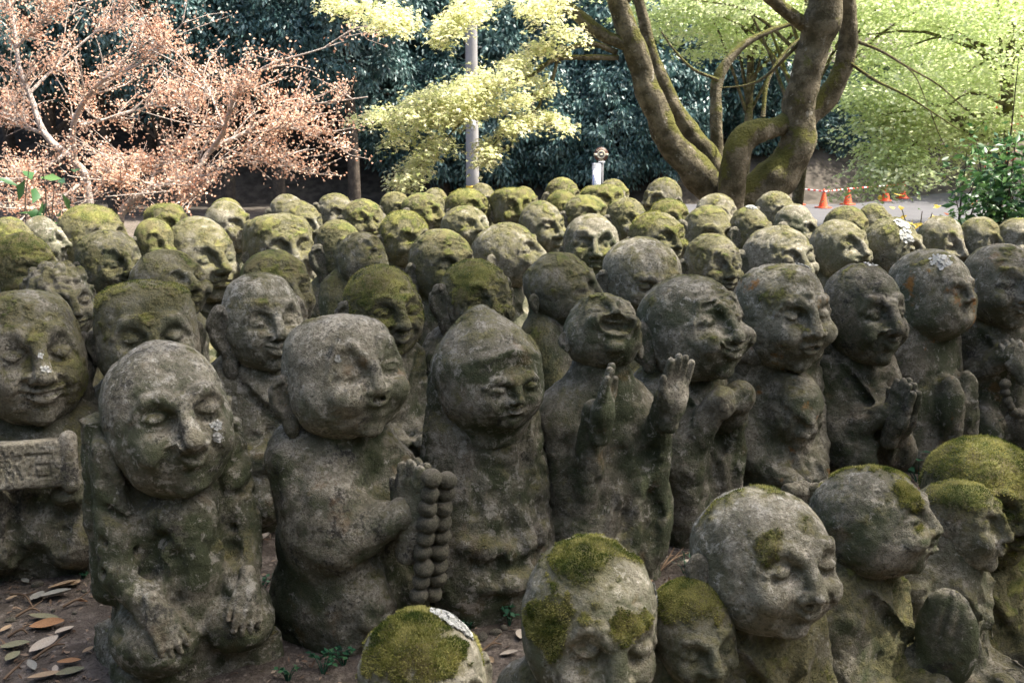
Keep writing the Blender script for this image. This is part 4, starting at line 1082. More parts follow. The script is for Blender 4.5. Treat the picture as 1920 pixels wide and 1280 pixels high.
def pads(centers, rad, per, seed, droop=.35, thick=.05):
    """layered sprays: flat drooping pads of leaves round each centre"""
    rng = np.random.default_rng(seed); C = np.asarray(centers); n = len(C)
    rr = np.asarray(rad) if hasattr(rad, '__len__') else np.full(n, rad)
    idx = np.repeat(np.arange(n), per); m = len(idx)
    r = np.sqrt(rng.random(m)); th = rng.random(m) * 2 * math.pi
    off = np.stack([np.cos(th) * r, np.sin(th) * r, -droop * r * r + rng.normal(0, thick, m)], 1) * rr[idx][:, None]
    N = np.stack([np.cos(th) * r * .5, np.sin(th) * r * .5, np.ones(m)], 1) + rng.normal(0, .42, (m, 3))
    return C[idx] + off, N

# evergreen trees on the bank
def evergreen_proto(seed, rx, rz, n_cl, per):
    rng = np.random.default_rng(seed)
    d = rng.normal(0, 1, (n_cl, 3)); d /= np.linalg.norm(d, axis=1, keepdims=True)
    r = rng.uniform(.45, 1.0, n_cl) ** .6
    C = d * r[:, None] * np.array([rx, rx, rz]); C *= (1 + .35 * (fbm(C + 50, .6, seed, 2)[:, None] - .5) * 2)
    idx = np.repeat(np.arange(n_cl), per); m = len(idx)
    cr = rng.uniform(.25, .5, n_cl)
    o = rng.normal(0, .5, (m, 3)) * cr[idx][:, None] * np.array([1, 1, .7])
    D = o / (np.linalg.norm(o, axis=1, keepdims=True) + 1e-6) * .8 + rng.normal(0, .4, (m, 3)) + np.array([0, 0, -.75])
    tone = np.clip(rng.normal(.45, .2, n_cl)[idx] + rng.normal(0, .16, m), 0, 1)
    return leaf_mesh('crown', C[idx] + o, D, .22, .090, seed + 1, tone, .15)
EV = [evergreen_proto(s, 2.2, 2.3, 300, 64) for s in (1, 2, 3)]
def ev_trunk(seed, h=5.0):
    mb = MB(); rng = random.Random(seed)
    mb.tube([(0, 0, -.4), (rng.uniform(-.2, .2), .1, h * .4), (rng.uniform(-.4, .4), 0, h)], [.22, .16, .06], 7, 3)
    for i in range(6):
        a = rng.uniform(0, 6.28); z = rng.uniform(.35, .9) * h
        mb.tube([(0, 0, z), (math.cos(a) * .8, math.sin(a) * .8, z + .5), (math.cos(a) * 1.7, math.sin(a) * 1.7, z + .8)], [.08, .05, .02], 5, 2)
    o = mb.build('trunk', M['bark_dark']); me = o.data; bpy.data.objects.remove(o); return me
EVT = [ev_trunk(s) for s in (1, 2)]
def evergreen(x, y, zc, sx, sz, i, label, group='evergreens on the bank'):
    g0 = gz_all(x, y)
    r_ = empty('evergreen_tree', (x, y, g0)); tag(r_, label, 'tree', group)
    c = link('crown', EV[i % 3], M['evergreen'], r_, (0, 0, zc - g0), (0, 0, i * 1.7)); c.scale = (sx, sx, sz)
    t = link('trunk', EVT[i % 2], M['bark_dark'], r_, None, (0, 0, i * 2.1)); t.scale = (1, 1, max((zc - g0 + 1) / 5., .3))
EL = ['glossy dark evergreen tree overhanging the bank beyond the road', 'low bushy evergreen hanging down behind the bus stop and pole']
rv = random.Random(4); k_ = 0
for x in np.arange(-20.5, 9.5, 2.35):                       # upper tier
    evergreen(x + rv.uniform(-.4, .4), 36.3 + rv.uniform(-.8, .8), (4.6 if x < -4 else 4.0) + rv.uniform(-.4, .5), 1.0 + rv.uniform(-.1, .25), 1.0 + rv.uniform(-.1, .15), k_, EL[0]); k_ += 1
for x in np.arange(-19, 12, 3.1):                          # farther, higher
    evergreen(x + rv.uniform(-.4, .4), 41 + rv.uniform(-1, 1), 8.6 + rv.uniform(-.5, .5), 1.35, 1.3, k_, 'tall dark evergreen tree rising at the back of the bank', 'tall evergreens at the back'); k_ += 1
for x in np.arange(-15.5, -3.6, 1.75):                      # overhanging row left of the pole
    evergreen(x + rv.uniform(-.3, .3), 30.4 + rv.uniform(-.6, .6), 4.2 + rv.uniform(-.25, .5), .86, .95, k_, 'overhanging evergreen whose skirts shade the dark hollow behind the maples', 'overhanging evergreens left of the pole'); k_ += 1
for x in (-4.0, -2.2, -.4, 1.3, 3.6, 5.2):                 # lower tier right of the pole
    evergreen(x + rv.uniform(-.2, .2), 34.6 + rv.uniform(-.3, .3), 1.2 + rv.uniform(-.3, .5), .75, .95, k_, EL[1], 'low evergreens beside the road'); k_ += 1
for x, y, z in ((9.6, 37.2, 1.6), (11.6, 38.0, 1.5), (13.4, 40.5, 1.9), (15.8, 43.5, 2.4)):
    evergreen(x, y, z, .85, .75, k_, 'dark rounded shrub above the litter bank behind the cones', 'shrubs above the litter bank'); k_ += 1

# pink-budded maples
def pt(u, v, Y): return np.array(at(u, v, Y))
def twigs_from(path, rads, n, L, seed, mb, tips, up=.35, sub=2, px=None):
    """side twigs along a traced limb; leaves gather on the outer part of each twig"""
    rng = random.Random(seed); P = [np.array(p) for p in path]
    for i in range(n):
        t = rng.uniform(.12, 1.0) * (len(P) - 1); k = min(int(t), len(P) - 2); f = t - k
        o = P[k] * (1 - f) + P[k + 1] * f; ax = P[k + 1] - P[k]; ax /= np.linalg.norm(ax)
        d = ax * rng.uniform(.3, 1.1) + np.array([rng.gauss(0, .55), rng.gauss(0, .55), rng.gauss(up * .7, .25)])
        d /= np.linalg.norm(d); l = L * rng.uniform(.45, 1.2); r = rads[k] * .32 + .003
        b = o + d * l * .5 + np.array([rng.gauss(0, .05), rng.gauss(0, .05), rng.gauss(0, .05)]) * l; c = b + (d + np.array([rng.gauss(0, .3), rng.gauss(0, .3), rng.gauss(.05, .2)])) * l * .5
        mb.tube([o, b, c], [min(r, .016), .007, .003], 4, 2)
        for q in np.linspace(.25, 1, 7): tips.append(o * (1 - q) + (b if q < .6 else c) * q)
        for j in range(sub + 1):
            s0 = b if j % 2 else (o + b) * .5; e = s0 + (d * .4 + np.array([rng.gauss(0, .5), rng.gauss(0, .5), rng.gauss(.1, .35)])) * l * .55
            mb.tube([s0, (s0 + e) / 2 + np.array([rng.gauss(0, .03)] * 3), e], [.005, .004, .002], 3, 1)
            for q in np.linspace(.3, 1, 6): tips.append(s0 * (1 - q) + e * q)
def pink_tree(label, Y, base, limbs, seed, per, ntw, L):
    b = pt(*base, Y); g0 = ground_z(b[0], Y)
    root = empty('pink_maple_tree', (0, 0, 0)); tag(root, label, 'tree', 'pink budding maples behind the statues')
    mb = MB(); tips = []; rng = random.Random(seed)
    foot = np.array((b[0], Y, g0 - .1))
    for i, (lm, r0, r1) in enumerate(limbs):
        path = [pt(u, v, Y + dy) for u, v, dy in lm]
        if i == 0: path = [foot] + path
        rad = list(np.linspace(r0, r1, len(path)))
        mb.tube(path, [r * .72 for r in rad], 7, 4, seed, .14)
        twigs_from(path, rad, ntw, L, seed * 31 + i, mb, tips)
    T = np.array(tips); rg = np.random.default_rng(seed)
    O = np.repeat(T, per, 0) + rg.normal(0, .045, (len(T) * per, 3))
    D = rg.normal(0, 1, O.shape) + np.array([0, 0, .2])
    lv = np.clip(rg.normal(.5, .28, len(O)), 0, 1)
    c = link('crown', leaf_mesh('crown', O, D, .034, .024, seed, lv, .2), M['maple_pink'], root)
    mb.build('trunk', M['bark_pale'], root)
    return rebase(root, tuple(foot))
pink_tree('leafy pink budding maple with a pale forked trunk', 11.5, (163, 350),
  [([(163, 345, 0), (138, 302, 0), (84, 251, .2), (55, 175, .3), (36, 127, .3), (28, 60, .4), (15, -10, .5)], .075, .02),
   ([(140, 302, 0), (138, 233, -.2), (164, 182, -.4), (197, 149, -.5), (255, 124, -.6), (300, 92, -.6)], .05, .01),
   ([(84, 251, .2), (30, 230, .6), (-30, 190, .8)], .035, .01), ([(150, 235, 0), (230, 215, .3), (320, 185, .5)], .025, .008),
   ([(120, 290, 0), (60, 330, -.5), (-10, 350, -.8)], .035, .01), ([(55, 175, .3), (110, 120, .6), (180, 60, .8), (240, 20, 1.)], .03, .008),
   ([(160, 330, 0), (230, 310, -.6), (300, 300, -.9)], .03, .008), ([(150, 345, 0), (90, 385, -.9), (10, 395, -1.2)], .03, .008), ([(30, 90, .3), (90, 30, .2), (140, -10, 0)], .02, .008)], 5, 3, 17, .66)
pink_tree('leaning pink budding maple reaching toward the utility pole', 10.4, (226, 412),
  [([(226, 405, 0), (277, 359, 0), (364, 321, .1), (397, 281, .2), (456, 251, .3), (510, 215, .4), (583, 197, .5), (690, 182, .6)], .065, .008),
   ([(397, 281, .2), (419, 248, 0), (434, 197, -.2), (459, 153, -.3), (510, 120, -.3), (583, 98, -.3), (645, 78, -.2)], .04, .006),
   ([(277, 359, 0), (300, 305, .3), (343, 273, .4), (365, 219, .5), (375, 185, .5)], .03, .007), ([(419, 235, 0), (380, 150, .3), (330, 100, .4), (295, 70, .5)], .018, .005),
   ([(456, 251, .3), (540, 240, 0), (620, 268, -.1)], .018, .004), ([(420, 278, .2), (480, 300, 0), (556, 322, -.1)], .014, .004),
   ([(330, 335, 0), (390, 330, -.3), (360, 365, -.4)], .014, .004), ([(290, 350, 0), (230, 330, -.2), (180, 350, -.3)], .02, .006)], 9, 3, 16, .58)

# the big mossy maple behind the statues
def big_maple():
    Y = 9.6; root = empty('maple_tree', (0, 0, 0)); tag(root, 'big mossy maple with several leaning trunks behind the statues', 'tree')
    mb = MB(); W = lambda px: px * 9.9 / FPX / 2
    g0 = ground_z(2.1, Y); foot = [np.array(pt(1368, 395, Y)) * np.array([1, 1, 0]) + np.array([0, 0, g0 - .15])]
    def limb(pts, ws, s=10, foot_=True, lump=.16):
        path = [pt(u, v, Y + dy) for u, v, dy in pts]
        if foot_: path = foot + path; ws = [ws[0] * 1.15] + ws
        mb.tube(path, [W(w) * .76 for w in ws], s + 6, 6, 5, lump * 2.2); return path, [W(w) for w in ws]
    l1 = limb([(1362, 392, .05), (1318, 335, 0), (1262, 270, -.05), (1222, 185, -.1), (1190, 95, -.15), (1158, 10, -.2), (1125, -90, -.3)], [84, 76, 66, 60, 54, 46, 40], 12)
    l2 = limb([(1350, 385, .5), (1338, 310, .5), (1300, 255, .5), (1250, 180, .45), (1222, 105, .4), (1205, 30, .35), (1180, -70, .3)], [56, 52, 48, 42, 34, 28, 22], 10)
    l3 = limb([(1352, 385, .7), (1345, 300, .7), (1343, 220, .7), (1346, 150, .75), (1385, 92, .8), (1440, 60, .9), (1500, 40, 1.)], [44, 38, 30, 30, 22, 14, 8], 9)
    l4 = limb([(1372, 390, -.25), (1378, 310, -.3), (1400, 258, -.3), (1455, 238, -.15), (1505, 215, .05)], [66, 62, 60, 52, 46], 11)
    l5 = limb([(1392, 392, -.1), (1455, 335, -.1), (1492, 275, -.1), (1497, 205, -.1), (1518, 125, -.15), (1540, 45, -.2), (1555, -60, -.3)], [94, 96, 82, 74, 74, 78, 72], 12)
    l6 = limb([(1500, 240, .1), (1548, 190, .15), (1583, 120, .15), (1590, 50, .1), (1580, -60, 0)], [46, 46, 42, 40, 36], 10, False)
    l7 = limb([(1518, 55, -.1), (1478, 25, -.3), (1440, -10, -.5), (1400, -60, -.8)], [32, 30, 26, 18], 8, False)
    l8 = limb([(1190, 90, -.15), (1130, 65, -.2), (1085, 30, -.2), (1030, -15, -.3)], [32, 30, 28, 22], 8, False)
    thin = []
    def br(pts, a, b): p_, r_ = limb(pts, list(np.linspace(a, b, len(pts))), 6, False, .1); thin.append(p_)
    br([(1155, 98, -.15), (1110, 82, -.3), (1065, 92, -.4), (1050, 108, -.4), (1010, 125, -.5)], 14, 6)
    br([(1158, 108, -.15), (1100, 108, -.3), (1040, 112, -.5), (990, 145, -.6), (930, 160, -.8), (880, 185, -.9), (800, 210, -1.), (710, 222, -1.1)], 13, 3)
    br([(1045, 112, -.5), (1035, 150, -.5), (1015, 180, -.5), (1010, 200, -.5), (980, 225, -.6), (945, 250, -.7), (915, 285, -.8), (888, 318, -.8)], 8, 2)
    br([(930, 160, -.8), (890, 205, -.9), (850, 245, -1.), (815, 285, -1.), (775, 320, -1.1), (735, 350, -1.1)], 6, 2)
    br([(1015, 180, -.5), (985, 175, -.4), (978, 170, -.3)], 6, 3); br([(1590, 72, .1), (1650, 95, .2), (1700, 125, .3), (1760, 160, .5), (1810, 205, .6)], 9, 2)
    br([(1585, 112, .1), (1640, 150, .0), (1700, 180, -.2), (1755, 215, -.3), (1800, 245, -.4)], 8, 2); br([(1745, 210, -.3), (1760, 250, -.3), (1775, 280, -.3)], 3, 1.5)
    br([(1500, 80, -.1), (1440, 140, .3), (1400, 160, .5), (1350, 165, .6)], 9, 3); br([(1700, 125, .3), (1720, 150, .3), (1740, 200, .4)], 4, 1.5)
    br([(1346, 150, .7), (1300, 130, .6), (1265, 95, .6), (1240, 60, .6)], 9, 4); br([(1430, 220, .5), (1440, 150, .6), (1480, 90, .7), (1520, 60, .8)], 12, 5)
    br([(1180, 0, -.2), (1100, -30, -.5), (1000, -40, -.8), (900, -20, -1), (850, 30, -1.1)], 14, 3); br([(900, -20, -1), (780, -25, -1.2), (690, 10, -1.3)], 6, 2)
    mb.build('trunk', M['bark'], root)
    # leaf sprays, as pads along the outer branches
    rng = np.random.default_rng(8); C, Rr = [], []
    def spray(pts, n, su, sv, r):
        pts = [np.array(p, float) for p in pts]
        for i in range(n):
            t = rng.random() * (len(pts) - 1); k = min(int(t), len(pts) - 2); p_ = pts[k] + (pts[k + 1] - pts[k]) * (t - k)
            C.append(pt(p_[0] + rng.normal(0, su), p_[1] + rng.normal(0, sv), Y + p_[2] + rng.normal(0, .22))); Rr.append(r * rng.uniform(.6, 1.3))
    spray([(1000, 130, -.6), (930, 140, -.8), (860, 165, -.9), (790, 200, -1.)], 46, 20, 12, .16)
    spray([(930, 160, -.8), (860, 190, -.9), (780, 205, -1.), (710, 218, -1.1), (665, 212, -1.1)], 46, 14, 9, .13)
    spray([(920, 185, -.8), (860, 210, -.9), (800, 228, -1.), (750, 245, -1.), (728, 262, -1.)], 26, 10, 8, .11)
    spray([(830, 260, -1.), (795, 292, -1.), (765, 320, -1.1), (738, 348, -1.1)], 26, 9, 8, .11)
    spray([(1040, 150, -.4), (1010, 165, -.5), (960, 180, -.6), (940, 200, -.6)], 12, 12, 8, .09); spray([(1065, 232, -.4), (1030, 215, -.5), (990, 222, -.6), (955, 240, -.6)], 22, 8, 7, .10)
    spray([(950, 245, -.7), (925, 270, -.8), (905, 295, -.8), (886, 318, -.8)], 14, 7, 7, .09); spray([(985, 108, -.5), (960, 112, -.6), (1000, 118, -.5)], 6, 8, 5, .10)
    spray([(620, -5, -1.3), (690, 12, -1.3), (745, 30, -1.2), (760, 45, -1.2)], 30, 14, 8, .13); spray([(900, -5, -1.), (870, 25, -1.1), (835, 45, -1.1), (845, 68, -1.1)], 24, 12, 7, .12)
    spray([(950, -10, -.8), (1010, 12, -.6), (1050, 5, -.6)], 18, 14, 7, .12); spray([(1005, 82, -.5), (1040, 88, -.5)], 7, 8, 5, .11); spray([(1030, 50, -.5), (1080, 62, -.5)], 8, 10, 5, .12)
    O, N = pads(C, np.array(Rr) * 1.2, 62, 9, .5, .26)
    lv = np.clip(.55 + rng.normal(0, .22, len(O)), 0, 1)
    link('crown', star_mesh('crown', O, N, .027, 10, lv), M['maple_green'], root)
    return rebase(root, tuple(foot[0]))
big_maple()
def bright_maple(label, x, y, zc, rx, rz, n, per, seed, size, pad=.55, hang=()):
    g0 = gz_all(x, y); root = empty('young_leaf_maple_tree', (x, y, g0)); tag(root, label, 'tree', 'bright green maples by the road')
    rng = np.random.default_rng(seed); d = rng.normal(0, 1, (n, 3)); d /= np.linalg.norm(d, axis=1, keepdims=True)
    C = d * (rng.random(n) ** .38)[:, None] * np.array([rx, rx, rz]) + np.array([0, 0, zc - g0]); C[:, 2] -= .10 * (C[:, 0] ** 2 + C[:, 1] ** 2) ** .5
    for (hx, hy_, hz, hr, hv, hn) in hang:          # sprays hanging lower on one side
        C = np.concatenate([C, np.array([hx - x, hy_ - y, hz - g0]) + rng.normal(0, .5, (hn, 3)) * np.array([hr, hr, hv])]); n = len(C)
    O, N = pads(C, pad * rng.uniform(.6, 1.3, n), per, seed + 1, .4, .10)
    lv = np.clip(np.repeat(rng.normal(.5, .18, n), per) + rng.normal(0, .2, len(O)), 0, 1)
    D = np.cross(N, rng.normal(0, 1, N.shape))
    link('crown', leaf_mesh('crown', O, D, size, size * .8, seed, lv, .12, N), M['maple_bright'], root)
    mb = MB(); rr = random.Random(seed)
    mb.tube([(0, 0, -.2), (.1, 0, (zc - g0) * .5), (.0, .1, zc - g0 + rz * .5)], [.10, .08, .03], 7, 4)
    for i in range(14):
        c = C[rr.randrange(n)]; s0 = np.array((0.05, 0, (zc - g0) * rr.uniform(.4, .9)))
        mb.tube([s0, (s0 + c) / 2 + np.array((0, 0, .25)), c], [.035, .02, .006], 5, 3)
    mb.build('trunk', M['bark'], root)
bright_maple('bright young-leaf maple hanging over the cones and road', 6.5, 13.6, 2.75, 2.2, 1.5, 260, 110, 21, .066, .48, [(5.2, 13.4, 1.35, .7, .5, 36), (5.0, 13.0, .85, .5, .35, 22), (6.2, 13.8, 1.2, .8, .5, 30), (4.6, 13.2, 1.7, .5, .4, 16)])
bright_maple('bright young-leaf maple spreading above the road bend', 9.6, 17.5, 3.1, 2.7, 1.9, 300, 110, 27, .080, .60)
bright_maple('bright young-leaf maple behind the big mossy trunks', 4.3, 19.0, 4.25, 2.7, 1.7, 330, 110, 22, .085)
bright_maple('tall bright maple rising beyond the road bend', 13.0, 25.0, 4.4, 3.8, 3.0, 300, 110, 23, .11, .8)
bright_maple('far bright maple at the end of the road', 19.0, 39.0, 5.4, 5.6, 4.6, 300, 110, 24, .17, 1.1)
bright_maple('far bright maple above the dark shrubs on the bank', 11.0, 41.0, 7.4, 5.0, 3.2, 280, 110, 25, .17, 1.1)
bright_maple('pale maple sprays high above the mossy trunks', 4.2, 15.0, 3.7, 2.4, 1.0, 190, 100, 29, .066, .42)
def shade_maple():
    """the maple standing over the near statues, out of the picture: its crown shades them"""
    x, y = 4.6, -2.2; g0 = 0; root = empty('overhead_maple_tree', (x, y, -.35)); tag(root, 'tall overhead maple whose crown shades the near statues', 'tree')
    rng = np.random.default_rng(77); n = 620
    sp = np.stack([rng.uniform(-2.9, 3.4, n), rng.uniform(1.0, 4.5, n), np.full(n, .7)], 1)       # where each pad's shade falls
    gap = (sp[:, 0] > -.35) & (sp[:, 1] < 2.50 + .32 * np.maximum(sp[:, 0], 0)) & (rng.random(n) < .38)
    gap |= (sp[:, 0] > -1.45) & (sp[:, 0] < -.75) & (sp[:, 1] < 2.42) & (rng.random(n) < .85)
    hgt = rng.uniform(8.6, 11.2, n); C = sp + np.array(SD)[None] * ((hgt - .7) / SD.z)[:, None] - np.array([x, y, -.35])
    C = C[~gap]; n = len(C)
    O, N = pads(C, .42 * rng.uniform(.6, 1.3, n), 62, 78, .3, .12); lv = np.clip(rng.normal(.5, .2, len(O)), 0, 1)
    D = np.cross(N, rng.normal(0, 1, N.shape))
    link('crown', leaf_mesh('crown', O, D, .085, .07, 79, lv, .12, N), M['maple_bright'], root)
    mb = MB(); mb.tube([(0, 0, -.3), (.1, .3, 3.0), (.2, 2.0, 6.5), (.2, 4.0, 9.8)], [.26, .21, .14, .04], 9, 4)
    for i in range(16): mb.tube([(.2, 2.0, 6.5), (C[i, 0] * .5, 1 + C[i, 1] * .5, 8.4), C[i]], [.06, .03, .008], 5, 3)
    mb.build('trunk', M['bark'], root)
shade_maple()
for i, (x, y, z, s_) in enumerate([(-8.5, -5.5, 3.6, 1.5), (-5, -7, 4.0, 1.6), (-1.5, -7.5, 3.6, 1.5), (2.2, -7.2, 4.0, 1.6), (6, -6.5, 3.6, 1.5), (9.5, -4.5, 3.8, 1.5), (-10.5, -1.5, 3.6, 1.5), (-11.5, 2.5, 3.5, 1.4), (-12, 6.5, 3.5, 1.4), (10.5, -.5, 3.4, 1.5), (12.5, 3.5, 3.2, 1.4), (-7.5, -2.5, 2.6, 1.2), (-3, -4.5, 2.4, 1.1), (1, -5, 2.4, 1.1), (4.5, -5, 2.4, 1.1)]):  # unseen trees added round the camera to cut sideways sky light
    evergreen(x, y, z, s_, s_ * 1.05, i, 'dark evergreen tree out of view, added to block low sky light', 'added evergreens out of view')
def small_bush(name, label, u, v, Y, nst, h, nl, mat, size, seed, spread=.35, cat='bush', lean=0., leafL=1.):
    b = pt(u, v, Y); g0 = gz_all(b[0], Y); root = empty(name, (b[0], Y, g0)); tag(root, label, cat)
    rng = np.random.default_rng(seed); mb = MB(); A = []
    for i in range(nst):
        e = np.array([rng.normal(lean, spread), rng.normal(0, spread * .7), h * rng.uniform(.6, 1.05)]); m = e * .5 + np.array([rng.normal(0, .06), 0, .05])
        s0 = np.array([rng.normal(0, .06), rng.normal(0, .06), 0]); mb.tube([s0, m, e], [.011, .008, .003], 5, 4)
        for q in rng.uniform(.3, 1.02, nl // nst):
            c = (s0 * (1 - q) ** 2 + 2 * m * q * (1 - q) + e * q * q); A.append(c + rng.normal(0, .11, 3) * np.array([1, 1, .6]))
    A = np.array(A); D = rng.normal(0, 1, A.shape) * np.array([1, 1, .5]) + np.array([0, 0, -.25])
    link('foliage', leaf_mesh('foliage', A, D, size * leafL, size * .45, seed, None, .2), mat, root); mb.build('stem', M['bark_dark'], root)
    return root
small_bush('leafy_bush', 'dense dark green bush with thin stems at the road edge', 1880, 330, 7.6, 10, 1.22, 1500, M['shrub'], .085, 51, .26)
small_bush('leafy_bush', 'thin twin-stemmed sapling with sparse green leaves', 1805, 340, 8.0, 4, 1.35, 130, M['shrub'], .07, 52, .12, lean=.12)
small_bush('red_leaf_bush', 'sprig of reddish young leaves above the dark bush', 1880, 240, 8.2, 5, 1.75, 60, M['red_leaf'], .05, 53, .2)
small_bush('yellow_plant', 'low yellow-leaved plant between the statues and road', 1725, 405, 7.0, 7, .90, 150, M['yellow_leaf'], .075, 54, .16, 'plant')
small_bush('bamboo_grass', 'bright green bamboo grass blades under the pink maple', 75, 360, 9.6, 4, 1.02, 20, M['shrub'], .24, 55, .1, 'plant')

# ------------------------------------------------------------------ road furniture
def lathe(prof, n=20):
    V, F = [], []
    for r, z in prof:
        for j in range(n): a = 2 * math.pi * j / n; V.append((r * math.cos(a), r * math.sin(a), z))
    for i in range(len(prof) - 1):
        for j in range(n): F.append((i * n + j, i * n + (j + 1) % n, (i + 1) * n + (j + 1) % n, (i + 1) * n + j))
    return np.array(V), np.array(F)
def lathe_obj(name, prof, mat, parent, loc=(0, 0, 0), rot=None, n=20, smooth=True):
    V, F = lathe(prof, n); return link(name, mesh_np(name, V, F, smooth), mat, parent, loc, rot)
def box_obj(name, hf, mat, parent, loc, rot=None, bev=.0):
    x, y, z = hf; V = np.array([(a * x, b * y, c * z) for a in (-1, 1) for b in (-1, 1) for c in (-1, 1)])
    F = np.array([(0, 1, 3, 2), (4, 6, 7, 5), (0, 4, 5, 1), (2, 3, 7, 6), (0, 2, 6, 4), (1, 5, 7, 3)])
    return link(name, mesh_np(name, V, F, False), mat, parent, loc, rot)
# utility pole
pp = at(886, 340, 27.0); pole = empty('utility_pole', (pp.x, 27.0, -1.5)); tag(pole, 'grey concrete utility pole with two small white plates', 'pole')
lathe_obj('shaft', [(.001, -.3), (.178, -.3), (.172, 1.5), (.155, 5), (.13, 10), (.001, 10)], M['concrete'], pole, n=24)
for i in range(6): lathe_obj('hazard_band', [(.1765, .50 + i * .1), (.1795, .50 + i * .1), (.1795, .59 + i * .1), (.1765, .59 + i * .1)], M['yellow'] if i % 2 else M['black'], pole, n=24)
for v0, v1 in ((196, 218), (224, 243)):
    z0, z1 = at(888, v1, 27).z + 1.5, at(888, v0, 27).z + 1.5
    box_obj('plate', (.055, .006, (z1 - z0) / 2), M['white'], pole, (.035, -.172, (z0 + z1) / 2))
for i in range(8): box_obj('step_bolt', (.07, .01, .01), M['steel'], pole, (.2 if i % 2 else -.2, 0, 4.2 + i * .45))
# bus stop sign
YB = 26.0; bp = at(1125, 340, YB); bus = empty('bus_stop_sign', (bp.x, YB, -1.5)); tag(bus, 'bus stop sign with a round brown disc above a white timetable board', 'sign')
zc = at(1127, 290, YB).z + 1.5; dx = at(1127, 290, YB).x - bp.x
lathe_obj('post', [(.001, -.2), (.03, -.2), (.03, zc), (.001, zc)], M['steel'], bus, (.06, .06, 0), n=12)
lathe_obj('base', [(.001, 0), (.26, 0), (.26, .1), (.2, .16), (.001, .16)], M['concrete'], bus, (.04, .05, 0))
disc = lathe_obj('disc', [(.001, -.012), (.185, -.012), (.185, .012), (.001, .012)], M['sign_brown'], bus, (dx, 0, zc), (R(90), 0, 0), 32, False)
lathe_obj('ring', [(.070, .014), (.108, .014), (.108, .020), (.070, .020), (.070, .014)], M['sign_cream'], disc, n=28)
lathe_obj('ring_centre', [(.001, .0135), (.0700, .0135), (.001, .0137)], M['sign_grey'], disc, n=24)
box_obj('cross_bar', (.038, .028, .003), M['sign_cream'], disc, (-.145, 0, .017)); box_obj('cross_bar', (.038, .028, .003), M['sign_cream'], disc, (.145, 0, .017))
bm_ = box_obj('bus_symbol', (.042, .020, .003), M['sign_cream'], disc, (0, .0, .0165)); box_obj('bus_symbol', (.045, .006, .003), M['ink'], disc, (0, -.036, .0165)); box_obj('bus_symbol', (.045, .008, .003), M['ink'], disc, (0, .038, .0165))
for i in range(7):      # tiny lettering round the rim, too small to read
    a = R(90 + (i - 3) * 15); box_obj('letter', (.008, .013, .002), M['sign_cream'], disc, (.142 * math.cos(a), .142 * math.sin(a), .0145), (0, 0, a - R(90)))
for i in range(4): box_obj('letter', (.010, .013, .002), M['sign_cream'], disc, ((i - 1.5) * .034, -.142, .0145))
zt_ = at(1119, 306, YB).z + 1.5; zb_ = zt_ - .95; xc = at(1119, 306, YB).x - bp.x
bd = box_obj('timetable_board', (.115, .02, (zt_ - zb_) / 2), M['sign_grey'], bus, (xc, 0, (zt_ + zb_) / 2))
box_obj('sheet', (.100, .003, (zt_ - zb_) / 2 - .08), M['white'], bd, (0, -.0235, -.07)); box_obj('sheet_stripe', (.008, .002, .18), M['blue'], bd, (-.08, -.029, .0))
for i in range(9): box_obj('sheet_line', (.075, .0015, .003), M['sign_grey'], bd, (.012, -.0285, .22 - i * .07))
box_obj('header', (.035, .004, .018), M['white'], bd, (-.06, -.025, (zt_ - zb_) / 2 - .02)); box_obj('header', (.085, .02, .016), M['white'], bus, (xc + .12, -.01, zt_ + .03))
# cones and striped bars
conep = [(1497, 384, 30), (1543, 390, 32), (1586, 383, 30), (1660, 377, 30), (1683, 370, 30)]
CP = []
for i, (u, v, _) in enumerate(conep):
    d = ray(u, v); t = (-1.476 - CAMZ) / d.z; P_ = Vector((d.x * t, d.y * t, -1.476))
    lab = ['traffic cone nearest the mossy maple trunk', 'traffic cone with its whole foot on the asphalt', 'traffic cone where the striped bar passes into the leaves', 'traffic cone half hidden behind the hanging maple leaves', 'traffic cone beside the white post'][i]
    P_.y = min(P_.y, hill_edge(P_.x) - .9); c = empty('traffic_cone', P_); tag(c, 'orange ' + lab, 'cone', 'orange cones along the bank'); CP.append(P_)
    lathe_obj('cone_body', [(.15, .03), (.14, .05), (.03, .56), (.022, .60), (.001, .60)], M['orange'], c)
    box_obj('cone_base', (.19, .19, .018), M['orange'], c, (0, 0, .018), (0, 0, i * .4))
    lathe_obj('bar_ring', [(.05, .53), (.06, .53), (.06, .56), (.05, .56)], M['red'], c, n=12)
for i in range(4):
    a, b = CP[i] + Vector((0, -.06, .53)), CP[i + 1] + Vector((0, -.06, .53)); bar = empty('barrier_bar', a)
    tag(bar, 'red and white striped bar spanning ' + ['the two cones nearest the mossy trunk', 'the whole-footed cone and the one at the leaves', 'cones behind the hanging leaves', 'the last cones beside the white post'][i], 'bar', 'striped bars between the cones')
    n = max(int((b - a).length / .14), 4)
    for j in range(n):
        s0, s1 = (b - a) * (j / n), (b - a) * ((j + 1) / n); mb = MB(); mb.tube([s0, s1], [.022, .022], 8, 1); mb.build('stripe', M['red'] if j % 2 else M['white'], bar)
wp = empty('white_post', (CP[4].x - .15, CP[4].y + .3, -1.5)); tag(wp, 'thin white roadside post beside a traffic cone', 'post')
lathe_obj('post_shaft', [(.001, 0), (.05, 0), (.05, .85), (.04, .9), (.001, .9)], M['white'], wp, n=14); lathe_obj('reflector', [(.052, .7), (.056, .7), (.056, .8), (.052, .8)], M['sign_grey'], wp, n=14)
